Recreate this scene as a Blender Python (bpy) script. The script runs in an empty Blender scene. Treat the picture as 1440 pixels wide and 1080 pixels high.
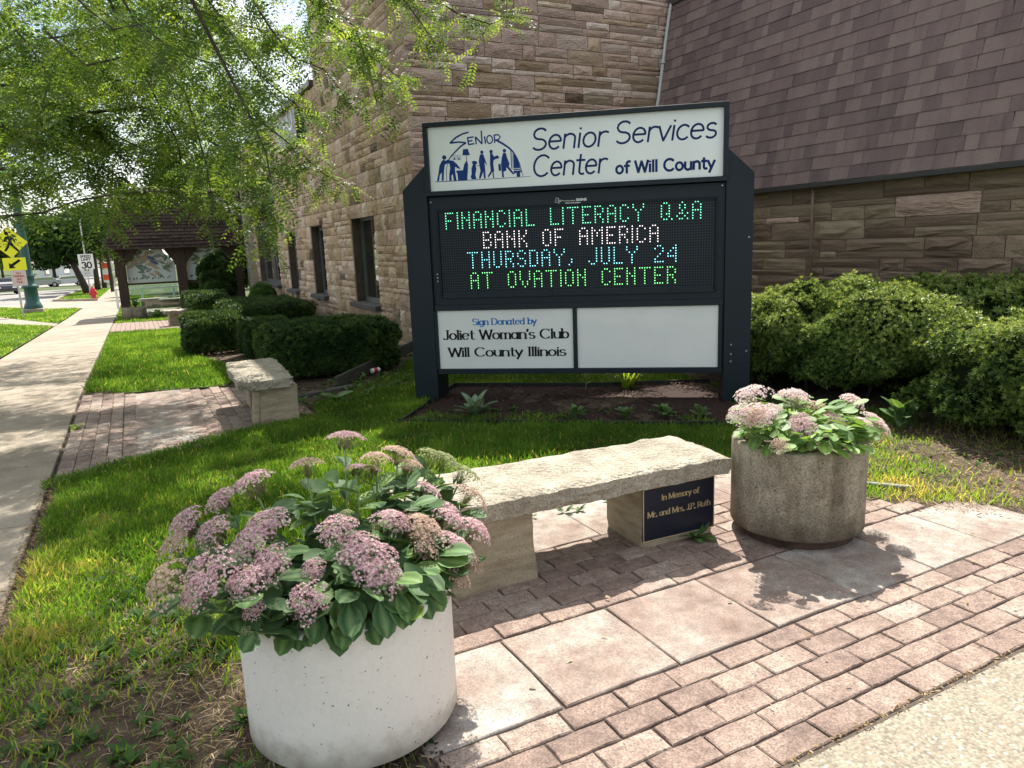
import bpy, math, random
import numpy as np
from mathutils import Vector, Matrix

random.seed(7)
rng = np.random.default_rng(7)
scene = bpy.context.scene
COL = scene.collection
R = math.radians

# ---------------------------------------------------------------- camera
F_PX, YAW, PITCH, ROLL = 1019.56, 0.47181, -0.19272, -0.03931
CAM = np.array([-1.1463, -1.9467, 1.5844])
def cam_axes():
    f = np.array([math.sin(YAW) * math.cos(PITCH), math.cos(YAW) * math.cos(PITCH), math.sin(PITCH)])
    r = np.array([math.cos(YAW), -math.sin(YAW), 0.0])
    u = np.cross(r, f)
    return (math.cos(ROLL) * r + math.sin(ROLL) * u, -math.sin(ROLL) * r + math.cos(ROLL) * u, f)
AX_R, AX_U, AX_F = cam_axes()
cd = bpy.data.cameras.new('camera')
cd.sensor_width = 36.0
cd.lens = 36.0 * F_PX / 1440.0
cd.clip_start = 0.05
cd.clip_end = 1500
cam = bpy.data.objects.new('camera', cd)
COL.objects.link(cam)
m = Matrix.Identity(4)
for i in range(3):
    m[i][0], m[i][1], m[i][2], m[i][3] = AX_R[i], AX_U[i], -AX_F[i], CAM[i]
cam.matrix_world = m
scene.camera = cam

# ---------------------------------------------------------------- light
SUN = Vector((0.40, 0.61, 1.0)).normalized()
SUN_EL = math.asin(SUN.z)
SUN_AZ = math.atan2(SUN.x, SUN.y)
world = bpy.data.worlds.new('World')
scene.world = world
world.use_nodes = True
wn = world.node_tree.nodes
wl = world.node_tree.links
wn.clear()
wo = wn.new('ShaderNodeOutputWorld')
bg = wn.new('ShaderNodeBackground')
sky = wn.new('ShaderNodeTexSky')
sky.sky_type = 'NISHITA'
sky.sun_disc = False
sky.sun_elevation = SUN_EL
sky.sun_rotation = SUN_AZ
sky.air_density = 1.0
sky.dust_density = 1.5
bg.inputs['Strength'].default_value = 0.104
# thin scattered cloud
tc = wn.new('ShaderNodeTexCoord')
cn = wn.new('ShaderNodeTexNoise')
cn.inputs['Scale'].default_value = 3.2
cn.inputs['Detail'].default_value = 8
cr = wn.new('ShaderNodeValToRGB')
cr.color_ramp.elements[0].position = 0.44
cr.color_ramp.elements[1].position = 0.60
mixw = wn.new('ShaderNodeMixRGB')
mixw.inputs['Color2'].default_value = (8.6, 8.4, 8.0, 1)
wl.new(tc.outputs['Generated'], cn.inputs['Vector'])
wl.new(cn.outputs['Fac'], cr.inputs['Fac'])
wl.new(cr.outputs['Color'], mixw.inputs['Fac'])
wl.new(sky.outputs['Color'], mixw.inputs['Color1'])
wl.new(mixw.outputs['Color'], bg.inputs['Color'])
wl.new(bg.outputs['Background'], wo.inputs['Surface'])

sl = bpy.data.lights.new('sun', 'SUN')
sl.energy = 5.0
sl.angle = R(0.53)
sl.color = (1.0, 0.94, 0.85)
so = bpy.data.objects.new('sun', sl)
so.rotation_euler = (-SUN).to_track_quat('-Z', 'Y').to_euler()
COL.objects.link(so)

scene.view_settings.view_transform = 'Standard'
scene.view_settings.look = 'None'
scene.view_settings.gamma = 1.0
scene.view_settings.exposure = 1.02
scene.view_settings.use_curve_mapping = False
scene.cycles.max_bounces = 8
scene.cycles.transparent_max_bounces = 8

# ---------------------------------------------------------------- helpers
def gz(y):
    """height of the ground: level near the building, falling gently along the street"""
    return np.interp(y, [8, 30, 60, 110, 400], [0, -.57, -1.2, -2.0, -3.5])

def gzf(y):
    return float(gz(y))

def tag(o, label=None, cat=None, group=None, kind=None):
    if label: o['label'] = label
    if cat: o['category'] = cat
    if group: o['group'] = group
    if kind: o['kind'] = kind
    return o

def empty(name, loc=(0, 0, 0), rz=0.0, **kw):
    o = bpy.data.objects.new(name, None)
    o.empty_display_size = 0.1
    o.location = loc
    o.rotation_euler = (0, 0, rz)
    COL.objects.link(o)
    return tag(o, **kw)

def put(name, mesh, parent=None, loc=None, mat4=None):
    o = bpy.data.objects.new(name, mesh)
    COL.objects.link(o)
    if parent: o.parent = parent
    if loc is not None: o.location = loc
    if mat4 is not None: o.matrix_basis = mat4
    return o

class MB:
    """collects faces and links them as one mesh object"""
    def __init__(s): s.v, s.f, s.m = [], [], []
    def add(s, vs, fs, mi=0):
        n = len(s.v); s.v += [tuple(v) for v in vs]
        s.f += [tuple(n + i for i in f) for f in fs]; s.m += [mi] * len(fs)
    def box(s, c, d, rz=0.0, mi=0, M=None, bev=0.0):
        x, y, z = d[0] / 2, d[1] / 2, d[2] / 2
        if bev > 0:
            b = min(bev, x * .9, y * .9, z * .9); vs = []; 
            for sx in (-1, 1):
                for sy in (-1, 1):
                    for sz in (-1, 1):
                        vs += [(sx * x, sy * (y - b), sz * (z - b)), (sx * (x - b), sy * y, sz * (z - b)), (sx * (x - b), sy * (y - b), sz * z)]
            def I(sx, sy, sz, k): return ((sx > 0) * 4 + (sy > 0) * 2 + (sz > 0)) * 3 + k
            fs = []
            for sg in (-1, 1):
                fs.append([I(sg, -1, -1, 0), I(sg, 1, -1, 0), I(sg, 1, 1, 0), I(sg, -1, 1, 0)][::sg])
                fs.append([I(-1, sg, -1, 1), I(-1, sg, 1, 1), I(1, sg, 1, 1), I(1, sg, -1, 1)][::sg])
                fs.append([I(-1, -1, sg, 2), I(1, -1, sg, 2), I(1, 1, sg, 2), I(-1, 1, sg, 2)][::sg])
            for a in (-1, 1):
                for c2 in (-1, 1):
                    k = a * c2
                    fs.append([I(a, c2, -1, 0), I(a, c2, -1, 1), I(a, c2, 1, 1), I(a, c2, 1, 0)][::k])
                    fs.append([I(a, -1, c2, 0), I(a, 1, c2, 0), I(a, 1, c2, 2), I(a, -1, c2, 2)][::k])
                    fs.append([I(-1, a, c2, 1), I(-1, a, c2, 2), I(1, a, c2, 2), I(1, a, c2, 1)][::k])
                    for e in (-1, 1):
                        fs.append([I(a, c2, e, 0), I(a, c2, e, 1), I(a, c2, e, 2)][::-(a * c2 * e)])
        else:
            vs = [(sx * x, sy * y, sz * z) for sx in (-1, 1) for sy in (-1, 1) for sz in (-1, 1)]
            fs = [(0, 1, 3, 2), (4, 6, 7, 5), (0, 4, 5, 1), (2, 3, 7, 6), (0, 2, 6, 4), (1, 5, 7, 3)]
        if M is None:
            M = Matrix.Translation(c) @ Matrix.Rotation(rz, 4, 'Z')
        s.add([M @ Vector(v) for v in vs], fs, mi)
        return s
    def tube(s, pts, rad, n=8, mi=0, caps=True):
        pts = [Vector(p) for p in pts]
        if not hasattr(rad, '__len__'): rad = [rad] * len(pts)
        vs = []; prev = None
        for i, p in enumerate(pts):
            t = (pts[min(i + 1, len(pts) - 1)] - pts[max(i - 1, 0)])
            t = t.normalized() if t.length > 1e-9 else Vector((0, 0, 1))
            ref = prev if prev is not None else (Vector((1, 0, 0)) if abs(t.x) < .8 else Vector((0, 1, 0)))
            a = (ref - t * ref.dot(t)).normalized(); b = t.cross(a); prev = a
            for k in range(n):
                w = 2 * math.pi * k / n
                vs.append(p + (a * math.cos(w) + b * math.sin(w)) * rad[i])
        fs = [(i * n + k, i * n + (k + 1) % n, (i + 1) * n + (k + 1) % n, (i + 1) * n + k) for i in range(len(pts) - 1) for k in range(n)]
        if caps:
            fs.append(tuple(range(n))[::-1]); fs.append(tuple((len(pts) - 1) * n + k for k in range(n)))
        s.add(vs, fs, mi); return s
    def lathe(s, prof, n=48, c=(0, 0, 0), mi=0):
        vs = [(c[0] + r * math.cos(2 * math.pi * k / n), c[1] + r * math.sin(2 * math.pi * k / n), c[2] + z) for r, z in prof for k in range(n)]
        fs = [(i * n + k, i * n + (k + 1) % n, (i + 1) * n + (k + 1) % n, (i + 1) * n + k) for i in range(len(prof) - 1) for k in range(n)]
        s.add(vs, fs, mi); return s
    def prism(s, poly, fn, d, mi=0):
        """poly 2-D outline; fn(u, w, depth) -> 3-D; extruded from depth 0 to d"""
        n = len(poly)
        vs = [fn(u, w, 0) for u, w in poly] + [fn(u, w, d) for u, w in poly]
        fs = [tuple(range(n)), tuple(range(2 * n - 1, n - 1, -1))] + [(i, i + n, (i + 1) % n + n, (i + 1) % n) for i in range(n)]
        s.add(vs, fs, mi); return s
    def mesh(s, name, mats, smooth=False):
        me = bpy.data.meshes.new(name)
        me.from_pydata(s.v, [], s.f)
        for mm in (mats if isinstance(mats, (list, tuple)) else [mats]): me.materials.append(mm)
        if len(me.materials) > 1: me.polygons.foreach_set('material_index', s.m)
        if smooth: me.polygons.foreach_set('use_smooth', [True] * len(me.polygons))
        me.update()
        return me
    def build(s, name, mats, parent=None, smooth=False, loc=None, fix=False):
        me = s.mesh(name, mats, smooth)
        if fix: fixn(me)
        return put(name, me, parent, loc)

def fixn(me):
    import bmesh
    bm = bmesh.new(); bm.from_mesh(me); bmesh.ops.recalc_face_normals(bm, faces=bm.faces); bm.to_mesh(me); bm.free()

def autosmooth(o, ang=40):
    me = o.data
    me.polygons.foreach_set('use_smooth', [True] * len(me.polygons))
    try: me.set_sharp_from_angle(angle=R(ang))
    except Exception: pass

def np_mesh(name, V, Fc, tint=None, mats=None, smooth=False, mi=None):
    me = bpy.data.meshes.new(name)
    nv, nf, k = len(V), len(Fc), Fc.shape[1]
    me.vertices.add(nv); me.vertices.foreach_set('co', np.ascontiguousarray(V, dtype=np.float32).ravel())
    me.loops.add(nf * k); me.loops.foreach_set('vertex_index', np.ascontiguousarray(Fc, dtype=np.int32).ravel())
    me.polygons.add(nf)
    me.polygons.foreach_set('loop_start', np.arange(0, nf * k, k, dtype=np.int32))
    try: me.polygons.foreach_set('loop_total', np.full(nf, k, dtype=np.int32))
    except Exception: pass
    if mi is not None: me.polygons.foreach_set('material_index', mi.astype(np.int32))
    if smooth: me.polygons.foreach_set('use_smooth', np.ones(nf, dtype=bool))
    if tint is not None:
        a = me.attributes.new('tint', 'FLOAT', 'POINT'); a.data.foreach_set('value', tint.astype(np.float32))
    me.update(calc_edges=True)
    for mm in (mats if isinstance(mats, (list, tuple)) else [mats]):
        if mm: me.materials.append(mm)
    return me

def scatter(name, TV, TF, P, Rm, S, T, mats, parent=None, smooth=False, mi=None, tmi=None):
    """join N transformed copies of a template into one mesh (stuff only)"""
    TV = np.asarray(TV, float); TF = np.asarray(TF, int); N = len(P); n = len(TV)
    S = np.asarray(S, float)
    if S.ndim == 1: V = np.einsum('nij,vj->nvi', Rm, TV) * S[:, None, None] + P[:, None, :]
    else: V = np.einsum('nij,nvj->nvi', Rm, TV[None] * S[:, None, :]) + P[:, None, :]
    Fc = (TF[None] + (np.arange(N) * n)[:, None, None]).reshape(-1, TF.shape[1])
    me = np_mesh(name, V.reshape(-1, 3), Fc, np.repeat(T, n), mats, smooth, None if tmi is None else np.tile(np.asarray(tmi), N))
    return put(name, me, parent)

def frames(Z, spin=None):
    """rotation matrices whose local z is Z (N,3)"""
    Z = Z / np.linalg.norm(Z, axis=1, keepdims=True); N = len(Z)
    if spin is None: spin = rng.uniform(0, 2 * np.pi, N)
    ref = np.where(np.abs(Z[:, 2:3]) < .9, np.array([[0, 0, 1.]]), np.array([[1., 0, 0]]))
    X = np.cross(ref, Z); X /= np.linalg.norm(X, axis=1, keepdims=True); Y = np.cross(Z, X)
    c, s_ = np.cos(spin)[:, None], np.sin(spin)[:, None]
    return np.stack([X * c + Y * s_, -X * s_ + Y * c, Z], axis=2)

def frames_xy(X, Zh):
    """local x along X, local z as near Zh as possible"""
    X = X / np.linalg.norm(X, axis=1, keepdims=True)
    Y = np.cross(Zh, X); Y /= np.linalg.norm(Y, axis=1, keepdims=True) + 1e-12
    return np.stack([X, Y, np.cross(X, Y)], axis=2)

def inpoly(x, y, poly):
    x = np.asarray(x); y = np.asarray(y); r = np.zeros(x.shape, bool); n = len(poly)
    for i in range(n):
        x1, y1 = poly[i]; x2, y2 = poly[(i + 1) % n]
        c = ((y1 > y) != (y2 > y)) & (x < (x2 - x1) * (y - y1) / (y2 - y1 + 1e-12) + x1)
        r ^= c
    return r

_g = rng.normal(size=(64, 64))
def vnoise(x, y, s=1.0, seed=0):
    """smooth value noise, about 0..1"""
    x = np.asarray(x) * s + seed * 13.7; y = np.asarray(y) * s + seed * 7.1
    xi = np.floor(x).astype(int); yi = np.floor(y).astype(int); fx = x - xi; fy = y - yi
    fx = fx * fx * (3 - 2 * fx); fy = fy * fy * (3 - 2 * fy)
    g = lambda a, b: _g[a % 64, b % 64]
    v = (g(xi, yi) * (1 - fx) + g(xi + 1, yi) * fx) * (1 - fy) + (g(xi, yi + 1) * (1 - fx) + g(xi + 1, yi + 1) * fx) * fy
    return 0.5 + 0.35 * v

# how large a piece shows from the photographed side: only used to choose which pieces are single objects
def shows(P, size):
    d = np.asarray(P, float) - CAM; z = d @ AX_F
    if z <= 0.2: return 0
    x = d @ AX_R / z * F_PX; y = d @ AX_U / z * F_PX
    return size / z * F_PX if abs(x) < 760 and abs(y) < 580 else 0

# ---------------------------------------------------------------- materials
def ramp_set(rp, stops):
    e = rp.color_ramp.elements
    while len(e) < len(stops): e.new(0.5)
    for i, (p_, c_) in enumerate(stops):
        e[i].position = p_; e[i].color = (*c_, 1) if len(c_) == 3 else c_

def mat(name, stops, scale=8.0, rough=0.85, bump=0.0, bscale=60.0, rnd=0.0, detail=6, stretch=None, spec=0.4, metal=0.0,
        speck=None, coord='Object', tint=None, fine=None, dist=0.01, mid=None):
    """noise-coloured surface. rnd = lightness spread between objects; tint = (attribute spread); speck = (scale, threshold, colour, mix)"""
    M = bpy.data.materials.new(name); M.use_nodes = True
    N, L = M.node_tree.nodes, M.node_tree.links
    b = N['Principled BSDF']
    b.inputs['Roughness'].default_value = rough
    b.inputs['Metallic'].default_value = metal
    b.inputs['Specular IOR Level'].default_value = spec
    tcn = N.new('ShaderNodeTexCoord'); vec = tcn.outputs[coord]
    oi = N.new('ShaderNodeObjectInfo')
    if rnd > 0:
        ad = N.new('ShaderNodeVectorMath'); ad.operation = 'ADD'
        sc_ = N.new('ShaderNodeVectorMath'); sc_.operation = 'SCALE'; sc_.inputs[0].default_value = (37, 61, 23)
        L.new(oi.outputs['Random'], sc_.inputs['Scale']); L.new(vec, ad.inputs[0]); L.new(sc_.outputs[0], ad.inputs[1]); vec = ad.outputs[0]
    if stretch:
        mp = N.new('ShaderNodeMapping'); mp.inputs['Scale'].default_value = stretch; L.new(vec, mp.inputs['Vector']); svec = mp.outputs[0]
    else: svec = vec
    n1 = N.new('ShaderNodeTexNoise'); n1.inputs['Scale'].default_value = scale; n1.inputs['Detail'].default_value = detail
    n1.inputs['Roughness'].default_value = 0.6
    L.new(svec, n1.inputs['Vector'])
    rp = N.new('ShaderNodeValToRGB'); ramp_set(rp, stops)
    fac = n1.outputs['Fac']
    if tint:
        at_ = N.new('ShaderNodeAttribute'); at_.attribute_name = 'tint'
        mth = N.new('ShaderNodeMath'); mth.operation = 'MULTIPLY_ADD'; mth.inputs[1].default_value = 1 - tint; 
        m2 = N.new('ShaderNodeMath'); m2.operation = 'MULTIPLY'; m2.inputs[1].default_value = tint
        L.new(at_.outputs['Fac'], m2.inputs[0]); L.new(fac, mth.inputs[0]); L.new(m2.outputs[0], mth.inputs[2]); fac = mth.outputs[0]
    if rnd > 0:
        m3 = N.new('ShaderNodeMath'); m3.operation = 'MULTIPLY_ADD'; m3.inputs[1].default_value = rnd; 
        m4 = N.new('ShaderNodeMath'); m4.operation = 'SUBTRACT'; m4.inputs[1].default_value = rnd / 2
        L.new(oi.outputs['Random'], m3.inputs[0]); L.new(fac, m4.inputs[0]); L.new(m4.outputs[0], m3.inputs[2]); fac = m3.outputs[0]
    L.new(fac, rp.inputs['Fac']); col = rp.outputs['Color']
    for fine_ in (mid, fine):
        if not fine_: continue
        fine = fine_
        nf = N.new('ShaderNodeTexNoise'); nf.inputs['Scale'].default_value = fine[0]; nf.inputs['Detail'].default_value = 4
        L.new(vec, nf.inputs['Vector'])
        mr = N.new('ShaderNodeMapRange'); mr.inputs['From Min'].default_value = .3; mr.inputs['From Max'].default_value = .7
        mr.inputs['To Min'].default_value = 1 - fine[1]; mr.inputs['To Max'].default_value = 1 + fine[1]
        L.new(nf.outputs['Fac'], mr.inputs['Value'])
        mu = N.new('ShaderNodeVectorMath'); mu.operation = 'SCALE'; L.new(col, mu.inputs[0]); L.new(mr.outputs[0], mu.inputs['Scale']); col = mu.outputs[0]
    if speck:
        vo = N.new('ShaderNodeTexNoise'); vo.inputs['Scale'].default_value = speck[0]; vo.inputs['Detail'].default_value = 2
        L.new(vec, vo.inputs['Vector'])
        mr2 = N.new('ShaderNodeMapRange'); mr2.inputs['From Min'].default_value = speck[1]; mr2.inputs['From Max'].default_value = speck[1] + .04
        mr2.inputs['To Max'].default_value = speck[3]
        L.new(vo.outputs['Fac'], mr2.inputs['Value'])
        mx = N.new('ShaderNodeMixRGB'); mx.inputs['Color2'].default_value = (*speck[2], 1)
        L.new(mr2.outputs[0], mx.inputs['Fac']); L.new(col, mx.inputs['Color1']); col = mx.outputs['Color']
    L.new(col, b.inputs['Base Color'])
    if bump > 0:
        nb = N.new('ShaderNodeTexNoise'); nb.inputs['Scale'].default_value = bscale; nb.inputs['Detail'].default_value = 5
        L.new(vec, nb.inputs['Vector'])
        bp = N.new('ShaderNodeBump'); bp.inputs['Strength'].default_value = bump; bp.inputs['Distance'].default_value = dist
        L.new(nb.outputs['Fac'], bp.inputs['Height']); L.new(bp.outputs['Normal'], b.inputs['Normal'])
    return M

def leafmat(name, stops, rough=0.5, trans=0.45, tcol=1.6, obj=False, spec=0.4, sub=None, green=True):
    """leaf: tint attribute (or object random) chooses the green; part of the light passes through"""
    M = bpy.data.materials.new(name); M.use_nodes = True
    N, L = M.node_tree.nodes, M.node_tree.links
    b = N['Principled BSDF']; out = N['Material Output']
    b.inputs['Roughness'].default_value = rough; b.inputs['Specular IOR Level'].default_value = spec
    if obj: fac = N.new('ShaderNodeObjectInfo').outputs['Random']
    else:
        a = N.new('ShaderNodeAttribute'); a.attribute_name = 'tint'; fac = a.outputs['Fac']
    rp = N.new('ShaderNodeValToRGB'); ramp_set(rp, stops); L.new(fac, rp.inputs['Fac']); col = rp.outputs['Color']
    if sub:
        tcn = N.new('ShaderNodeTexCoord'); n1 = N.new('ShaderNodeTexNoise'); n1.inputs['Scale'].default_value = sub[0]; n1.inputs['Detail'].default_value = 4
        L.new(tcn.outputs['Object'], n1.inputs['Vector'])
        mr = N.new('ShaderNodeMapRange'); mr.inputs['From Min'].default_value = .3; mr.inputs['From Max'].default_value = .7
        mr.inputs['To Min'].default_value = 1 - sub[1]; mr.inputs['To Max'].default_value = 1 + sub[1]; L.new(n1.outputs['Fac'], mr.inputs['Value'])
        mu = N.new('ShaderNodeVectorMath'); mu.operation = 'SCALE'; L.new(col, mu.inputs[0]); L.new(mr.outputs[0], mu.inputs['Scale']); col = mu.outputs[0]
    if obj:
        ra = N.new('ShaderNodeAttribute'); ra.attribute_name = 'rib'; rm_ = N.new('ShaderNodeMixRGB'); rm_.blend_type = 'ADD'; rm_.inputs['Color2'].default_value = (.20, .26, .12, 1)
        L.new(ra.outputs['Fac'], rm_.inputs['Fac']); L.new(col, rm_.inputs['Color1']); col = rm_.outputs['Color']
    L.new(col, b.inputs['Base Color'])
    if trans > 0:
        tr = N.new('ShaderNodeBsdfTranslucent'); mx = N.new('ShaderNodeMixShader'); mx.inputs['Fac'].default_value = trans
        sc_ = N.new('ShaderNodeVectorMath'); sc_.operation = 'MULTIPLY'; sc_.inputs[1].default_value = (tcol * 1.1, tcol, tcol * .45) if green else (tcol, tcol, tcol)
        L.new(col, sc_.inputs[0]); L.new(sc_.outputs[0], tr.inputs['Color'])
        L.new(b.outputs[0], mx.inputs[1]); L.new(tr.outputs[0], mx.inputs[2]); L.new(mx.outputs[0], out.inputs['Surface'])
    return M

def flat(name, c, rough=0.5, metal=0.0, spec=0.5, emit=None, coat=0.0):
    M = bpy.data.materials.new(name); M.use_nodes = True
    b = M.node_tree.nodes['Principled BSDF']
    b.inputs['Base Color'].default_value = (*c, 1); b.inputs['Roughness'].default_value = rough
    b.inputs['Metallic'].default_value = metal; b.inputs['Specular IOR Level'].default_value = spec
    b.inputs['Coat Weight'].default_value = coat
    if emit:
        b.inputs['Emission Color'].default_value = (*emit[0], 1); b.inputs['Emission Strength'].default_value = emit[1]
    return M

M_soil = mat('soil', [(0.25, (.035, .024, .016)), (.5, (.085, .06, .04)), (.75, (.16, .12, .08))], 9, .95, .8, 45, fine=(160, .45), coord='Object', dist=.03)
M_mulch = mat('mulch', [(0.3, (.03, .014, .010)), (.6, (.075, .035, .025)), (.85, (.14, .08, .05))], 30, .95, .9, 60, tint=.5, dist=.02)
M_turf = mat('turf_soil', [(0.3, (.04, .055, .016)), (.6, (.06, .09, .02)), (.85, (.10, .13, .04))], 5, .95, .6, 50, fine=(90, .4), coord='Object')
M_grass = leafmat('grass_blade', [(0, (.040, .095, .014)), (.45, (.090, .180, .026)), (.75, (.15, .25, .042)), (.9, (.27, .27, .08)), (1, (.38, .31, .15))], .5, .55, 2.2, spec=.3)
M_straw = leafmat('dry_straw', [(0, (.14, .09, .045)), (.6, (.34, .25, .14)), (1, (.5, .42, .28))], .8, .2, 1.0, spec=.1)
M_weed = leafmat('weed_leaf', [(0, (.035, .085, .02)), (.6, (.07, .15, .035)), (1, (.14, .22, .06))], .6, .35, 1.5, spec=.25)
M_locust = leafmat('locust_leaflet', [(0, (.022, .056, .020)), (.45, (.075, .135, .030)), (1, (.22, .28, .055))], .5, .52, 2.3, spec=.3)
M_locusto = leafmat('locust_leaflet_near', [(0, (.03, .07, .02)), (.5, (.055, .115, .024)), (1, (.12, .18, .03))], .5, .5, 2.0, obj=True, spec=.35)
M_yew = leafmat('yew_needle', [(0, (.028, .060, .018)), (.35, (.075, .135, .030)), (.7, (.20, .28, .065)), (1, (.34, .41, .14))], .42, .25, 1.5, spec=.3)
M_box = leafmat('hedge_leaf', [(0, (.014, .036, .012)), (.5, (.036, .080, .018)), (1, (.12, .19, .04))], .55, .25, 1.4, spec=.3)
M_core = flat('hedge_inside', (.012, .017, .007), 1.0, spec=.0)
M_tree = leafmat('tree_leaf', [(0, (.012, .032, .010)), (.5, (.03, .075, .016)), (1, (.085, .14, .028))], .6, .4, 1.6, spec=.2)
M_treeY = leafmat('tree_leaf_light', [(0, (.04, .08, .016)), (.5, (.09, .15, .025)), (1, (.17, .22, .045))], .6, .45, 1.8, spec=.2)
M_bark = mat('bark', [(0.3, (.028, .020, .015)), (.7, (.085, .065, .05))], 12, .9, .9, 30, stretch=(1, 1, .25), dist=.03)
M_brick = mat('clay_paver', [(0.15, (.13, .092, .077)), (.38, (.21, .15, .124)), (.58, (.27, .205, .168)), (.8, (.315, .262, .222)), (.98, (.36, .325, .285))], 6, .9, .8, 70, rnd=.36, mid=(28, .22), fine=(130, .38), speck=(95, .63, (.09, .07, .06), .75), dist=.005)
M_slab = mat('paving_slab', [(0.25, (.165, .112, .09)), (.42, (.24, .182, .152)), (.54, (.28, .24, .205)), (.72, (.38, .36, .325))], 3.6, .9, .7, 80, rnd=.16, mid=(17, .20), fine=(120, .26), speck=(85, .66, (.13, .10, .085), .7), dist=.004)
M_joint = mat('joint_sand', [(0.3, (.06, .048, .038)), (.7, (.13, .105, .085))], 30, 1, .5, 120)
M_conc = mat('sidewalk_concrete', [(0.25, (.22, .18, .135)), (.5, (.285, .24, .185)), (.8, (.345, .305, .245))], 1.6, .92, .45, 90, rnd=.14, mid=(7, .12), fine=(70, .16), dist=.003)
M_stone = mat('bench_limestone', [(0.2, (.17, .15, .115)), (.5, (.34, .305, .24)), (.8, (.48, .445, .365))], 8, .92, 1.0, 40, fine=(110, .35), speck=(60, .64, (.13, .11, .08), .5), dist=.03)
M_stonecut = mat('bench_leg_stone', [(0.2, (.15, .12, .08)), (.5, (.29, .24, .165)), (.8, (.40, .345, .25))], 5, .9, .5, 60, stretch=(1, 1, 4), fine=(140, .2), dist=.006)
M_wstone = mat('wall_sandstone', [(0.1, (.27, .185, .115)), (.35, (.40, .28, .18)), (.5, (.45, .33, .22)), (.68, (.49, .36, .25)), (.88, (.58, .48, .36))], 1.1, .92, 1.0, 14, rnd=.32, fine=(45, .2), stretch=(1, 1, 2.5), speck=(9, .68, (.2, .15, .11), .35), dist=.05)
M_wstone2 = mat('wall_sandstone_red', [(0.1, (.36, .25, .19)), (.4, (.49, .345, .27)), (.6, (.55, .41, .33)), (.88, (.62, .52, .44))], 1.1, .92, 1.0, 12, rnd=.36, fine=(45, .2), stretch=(1, 1, 2.5), speck=(8, .68, (.28, .21, .18), .4), dist=.05)
M_wstone3 = mat('wall_sandstone_brown', [(0.15, (.10, .068, .045)), (.4, (.19, .135, .095)), (.6, (.23, .17, .115)), (.85, (.32, .265, .175))], 1.0, .92, .9, 18, rnd=.5, fine=(45, .2), stretch=(1, 1, 3), dist=.015)
M_mortar = mat('wall_mortar', [(0.3, (.20, .15, .115)), (.7, (.28, .22, .17))], 4, .95, .5, 60)
M_shingle = mat('asphalt_shingle', [(0.2, (.125, .090, .090)), (.5, (.190, .136, .128)), (.8, (.24, .180, .160))], .8, .95, .7, 200, rnd=.40, fine=(120, .35), dist=.003)
M_shingleT = mat('asphalt_shingle_far', [(0.2, (.125, .090, .090)), (.5, (.190, .136, .128)), (.8, (.24, .180, .160))], .8, .95, .7, 200, tint=.6, fine=(120, .35), dist=.003)
M_navy = mat('navy_enamel', [(0.2, (.004, .010, .016)), (.8, (.007, .016, .024))], 2, .45, .05, 60, spec=.3)
M_navyd = flat('navy_enamel_dark', (.004, .009, .015), .5, spec=.25)
M_panel = mat('sign_acrylic', [(0.2, (.68, .73, .71)), (.8, (.77, .81, .79))], .8, .22, 0, spec=.5, mid=(2.5, .035))
M_panel2 = mat('sign_acrylic_lower', [(0.2, (.58, .61, .60)), (.5, (.67, .70, .69)), (.8, (.72, .75, .73))], 1.2, .12, 0, spec=.6)
M_ink = flat('ink_blue', (.012, .045, .19), .5, spec=.12)
M_inkn = flat('ink_navy', (.008, .028, .115), .5, spec=.12)
M_inkb = flat('ink_black', (.01, .011, .012), .5, spec=.12)
M_inks = flat('ink_skyblue', (.012, .14, .42), .5, spec=.12)
M_white = flat('white_paint', (.78, .78, .76), .5)
M_potw = mat('white_planter_concrete', [(0.2, (.66, .63, .58)), (.5, (.73, .70, .65)), (.8, (.76, .74, .69))], 2.5, .7, .25, 120, fine=(60, .03), speck=(85, .69, (.10, .09, .08), .85), dist=.003)
M_potg = mat('grey_planter_concrete', [(0.25, (.10, .08, .055)), (.42, (.20, .17, .12)), (.6, (.30, .265, .20)), (.8, (.42, .39, .32))], 4.5, .92, 1.0, 80, stretch=(1.6, 1.6, .30), mid=(16, .2), fine=(110, .42), speck=(70, .64, (.07, .055, .035), .7), dist=.006)
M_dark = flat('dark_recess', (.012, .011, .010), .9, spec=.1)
M_brown = mat('brown_timber', [(0.2, (.030, .019, .012)), (.8, (.066, .042, .026))], 6, .8, .3, 60, stretch=(1, 1, .2))
M_brsh = mat('brown_siding', [(0.2, (.030, .020, .016)), (.8, (.080, .054, .042))], 5, .9, .4, 60, rnd=.5)
M_metalw = flat('painted_metal_dark', (.025, .028, .028), .4)
M_glass = flat('window_glass', (.012, .016, .016), .02, spec=1.0, coat=1.0)
M_glass.node_tree.nodes['Principled BSDF'].inputs['IOR'].default_value = 2.9
M_asph = mat('asphalt', [(0.3, (.20, .19, .175)), (.7, (.27, .26, .24))], .6, .9, .3, 90, fine=(60, .1))
M_agg = mat('exposed_aggregate', [(0.25, (.17, .145, .11)), (.5, (.24, .215, .165)), (.8, (.31, .28, .22))], 14, .9, .6, 70, fine=(90, .35), dist=.004)

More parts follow.
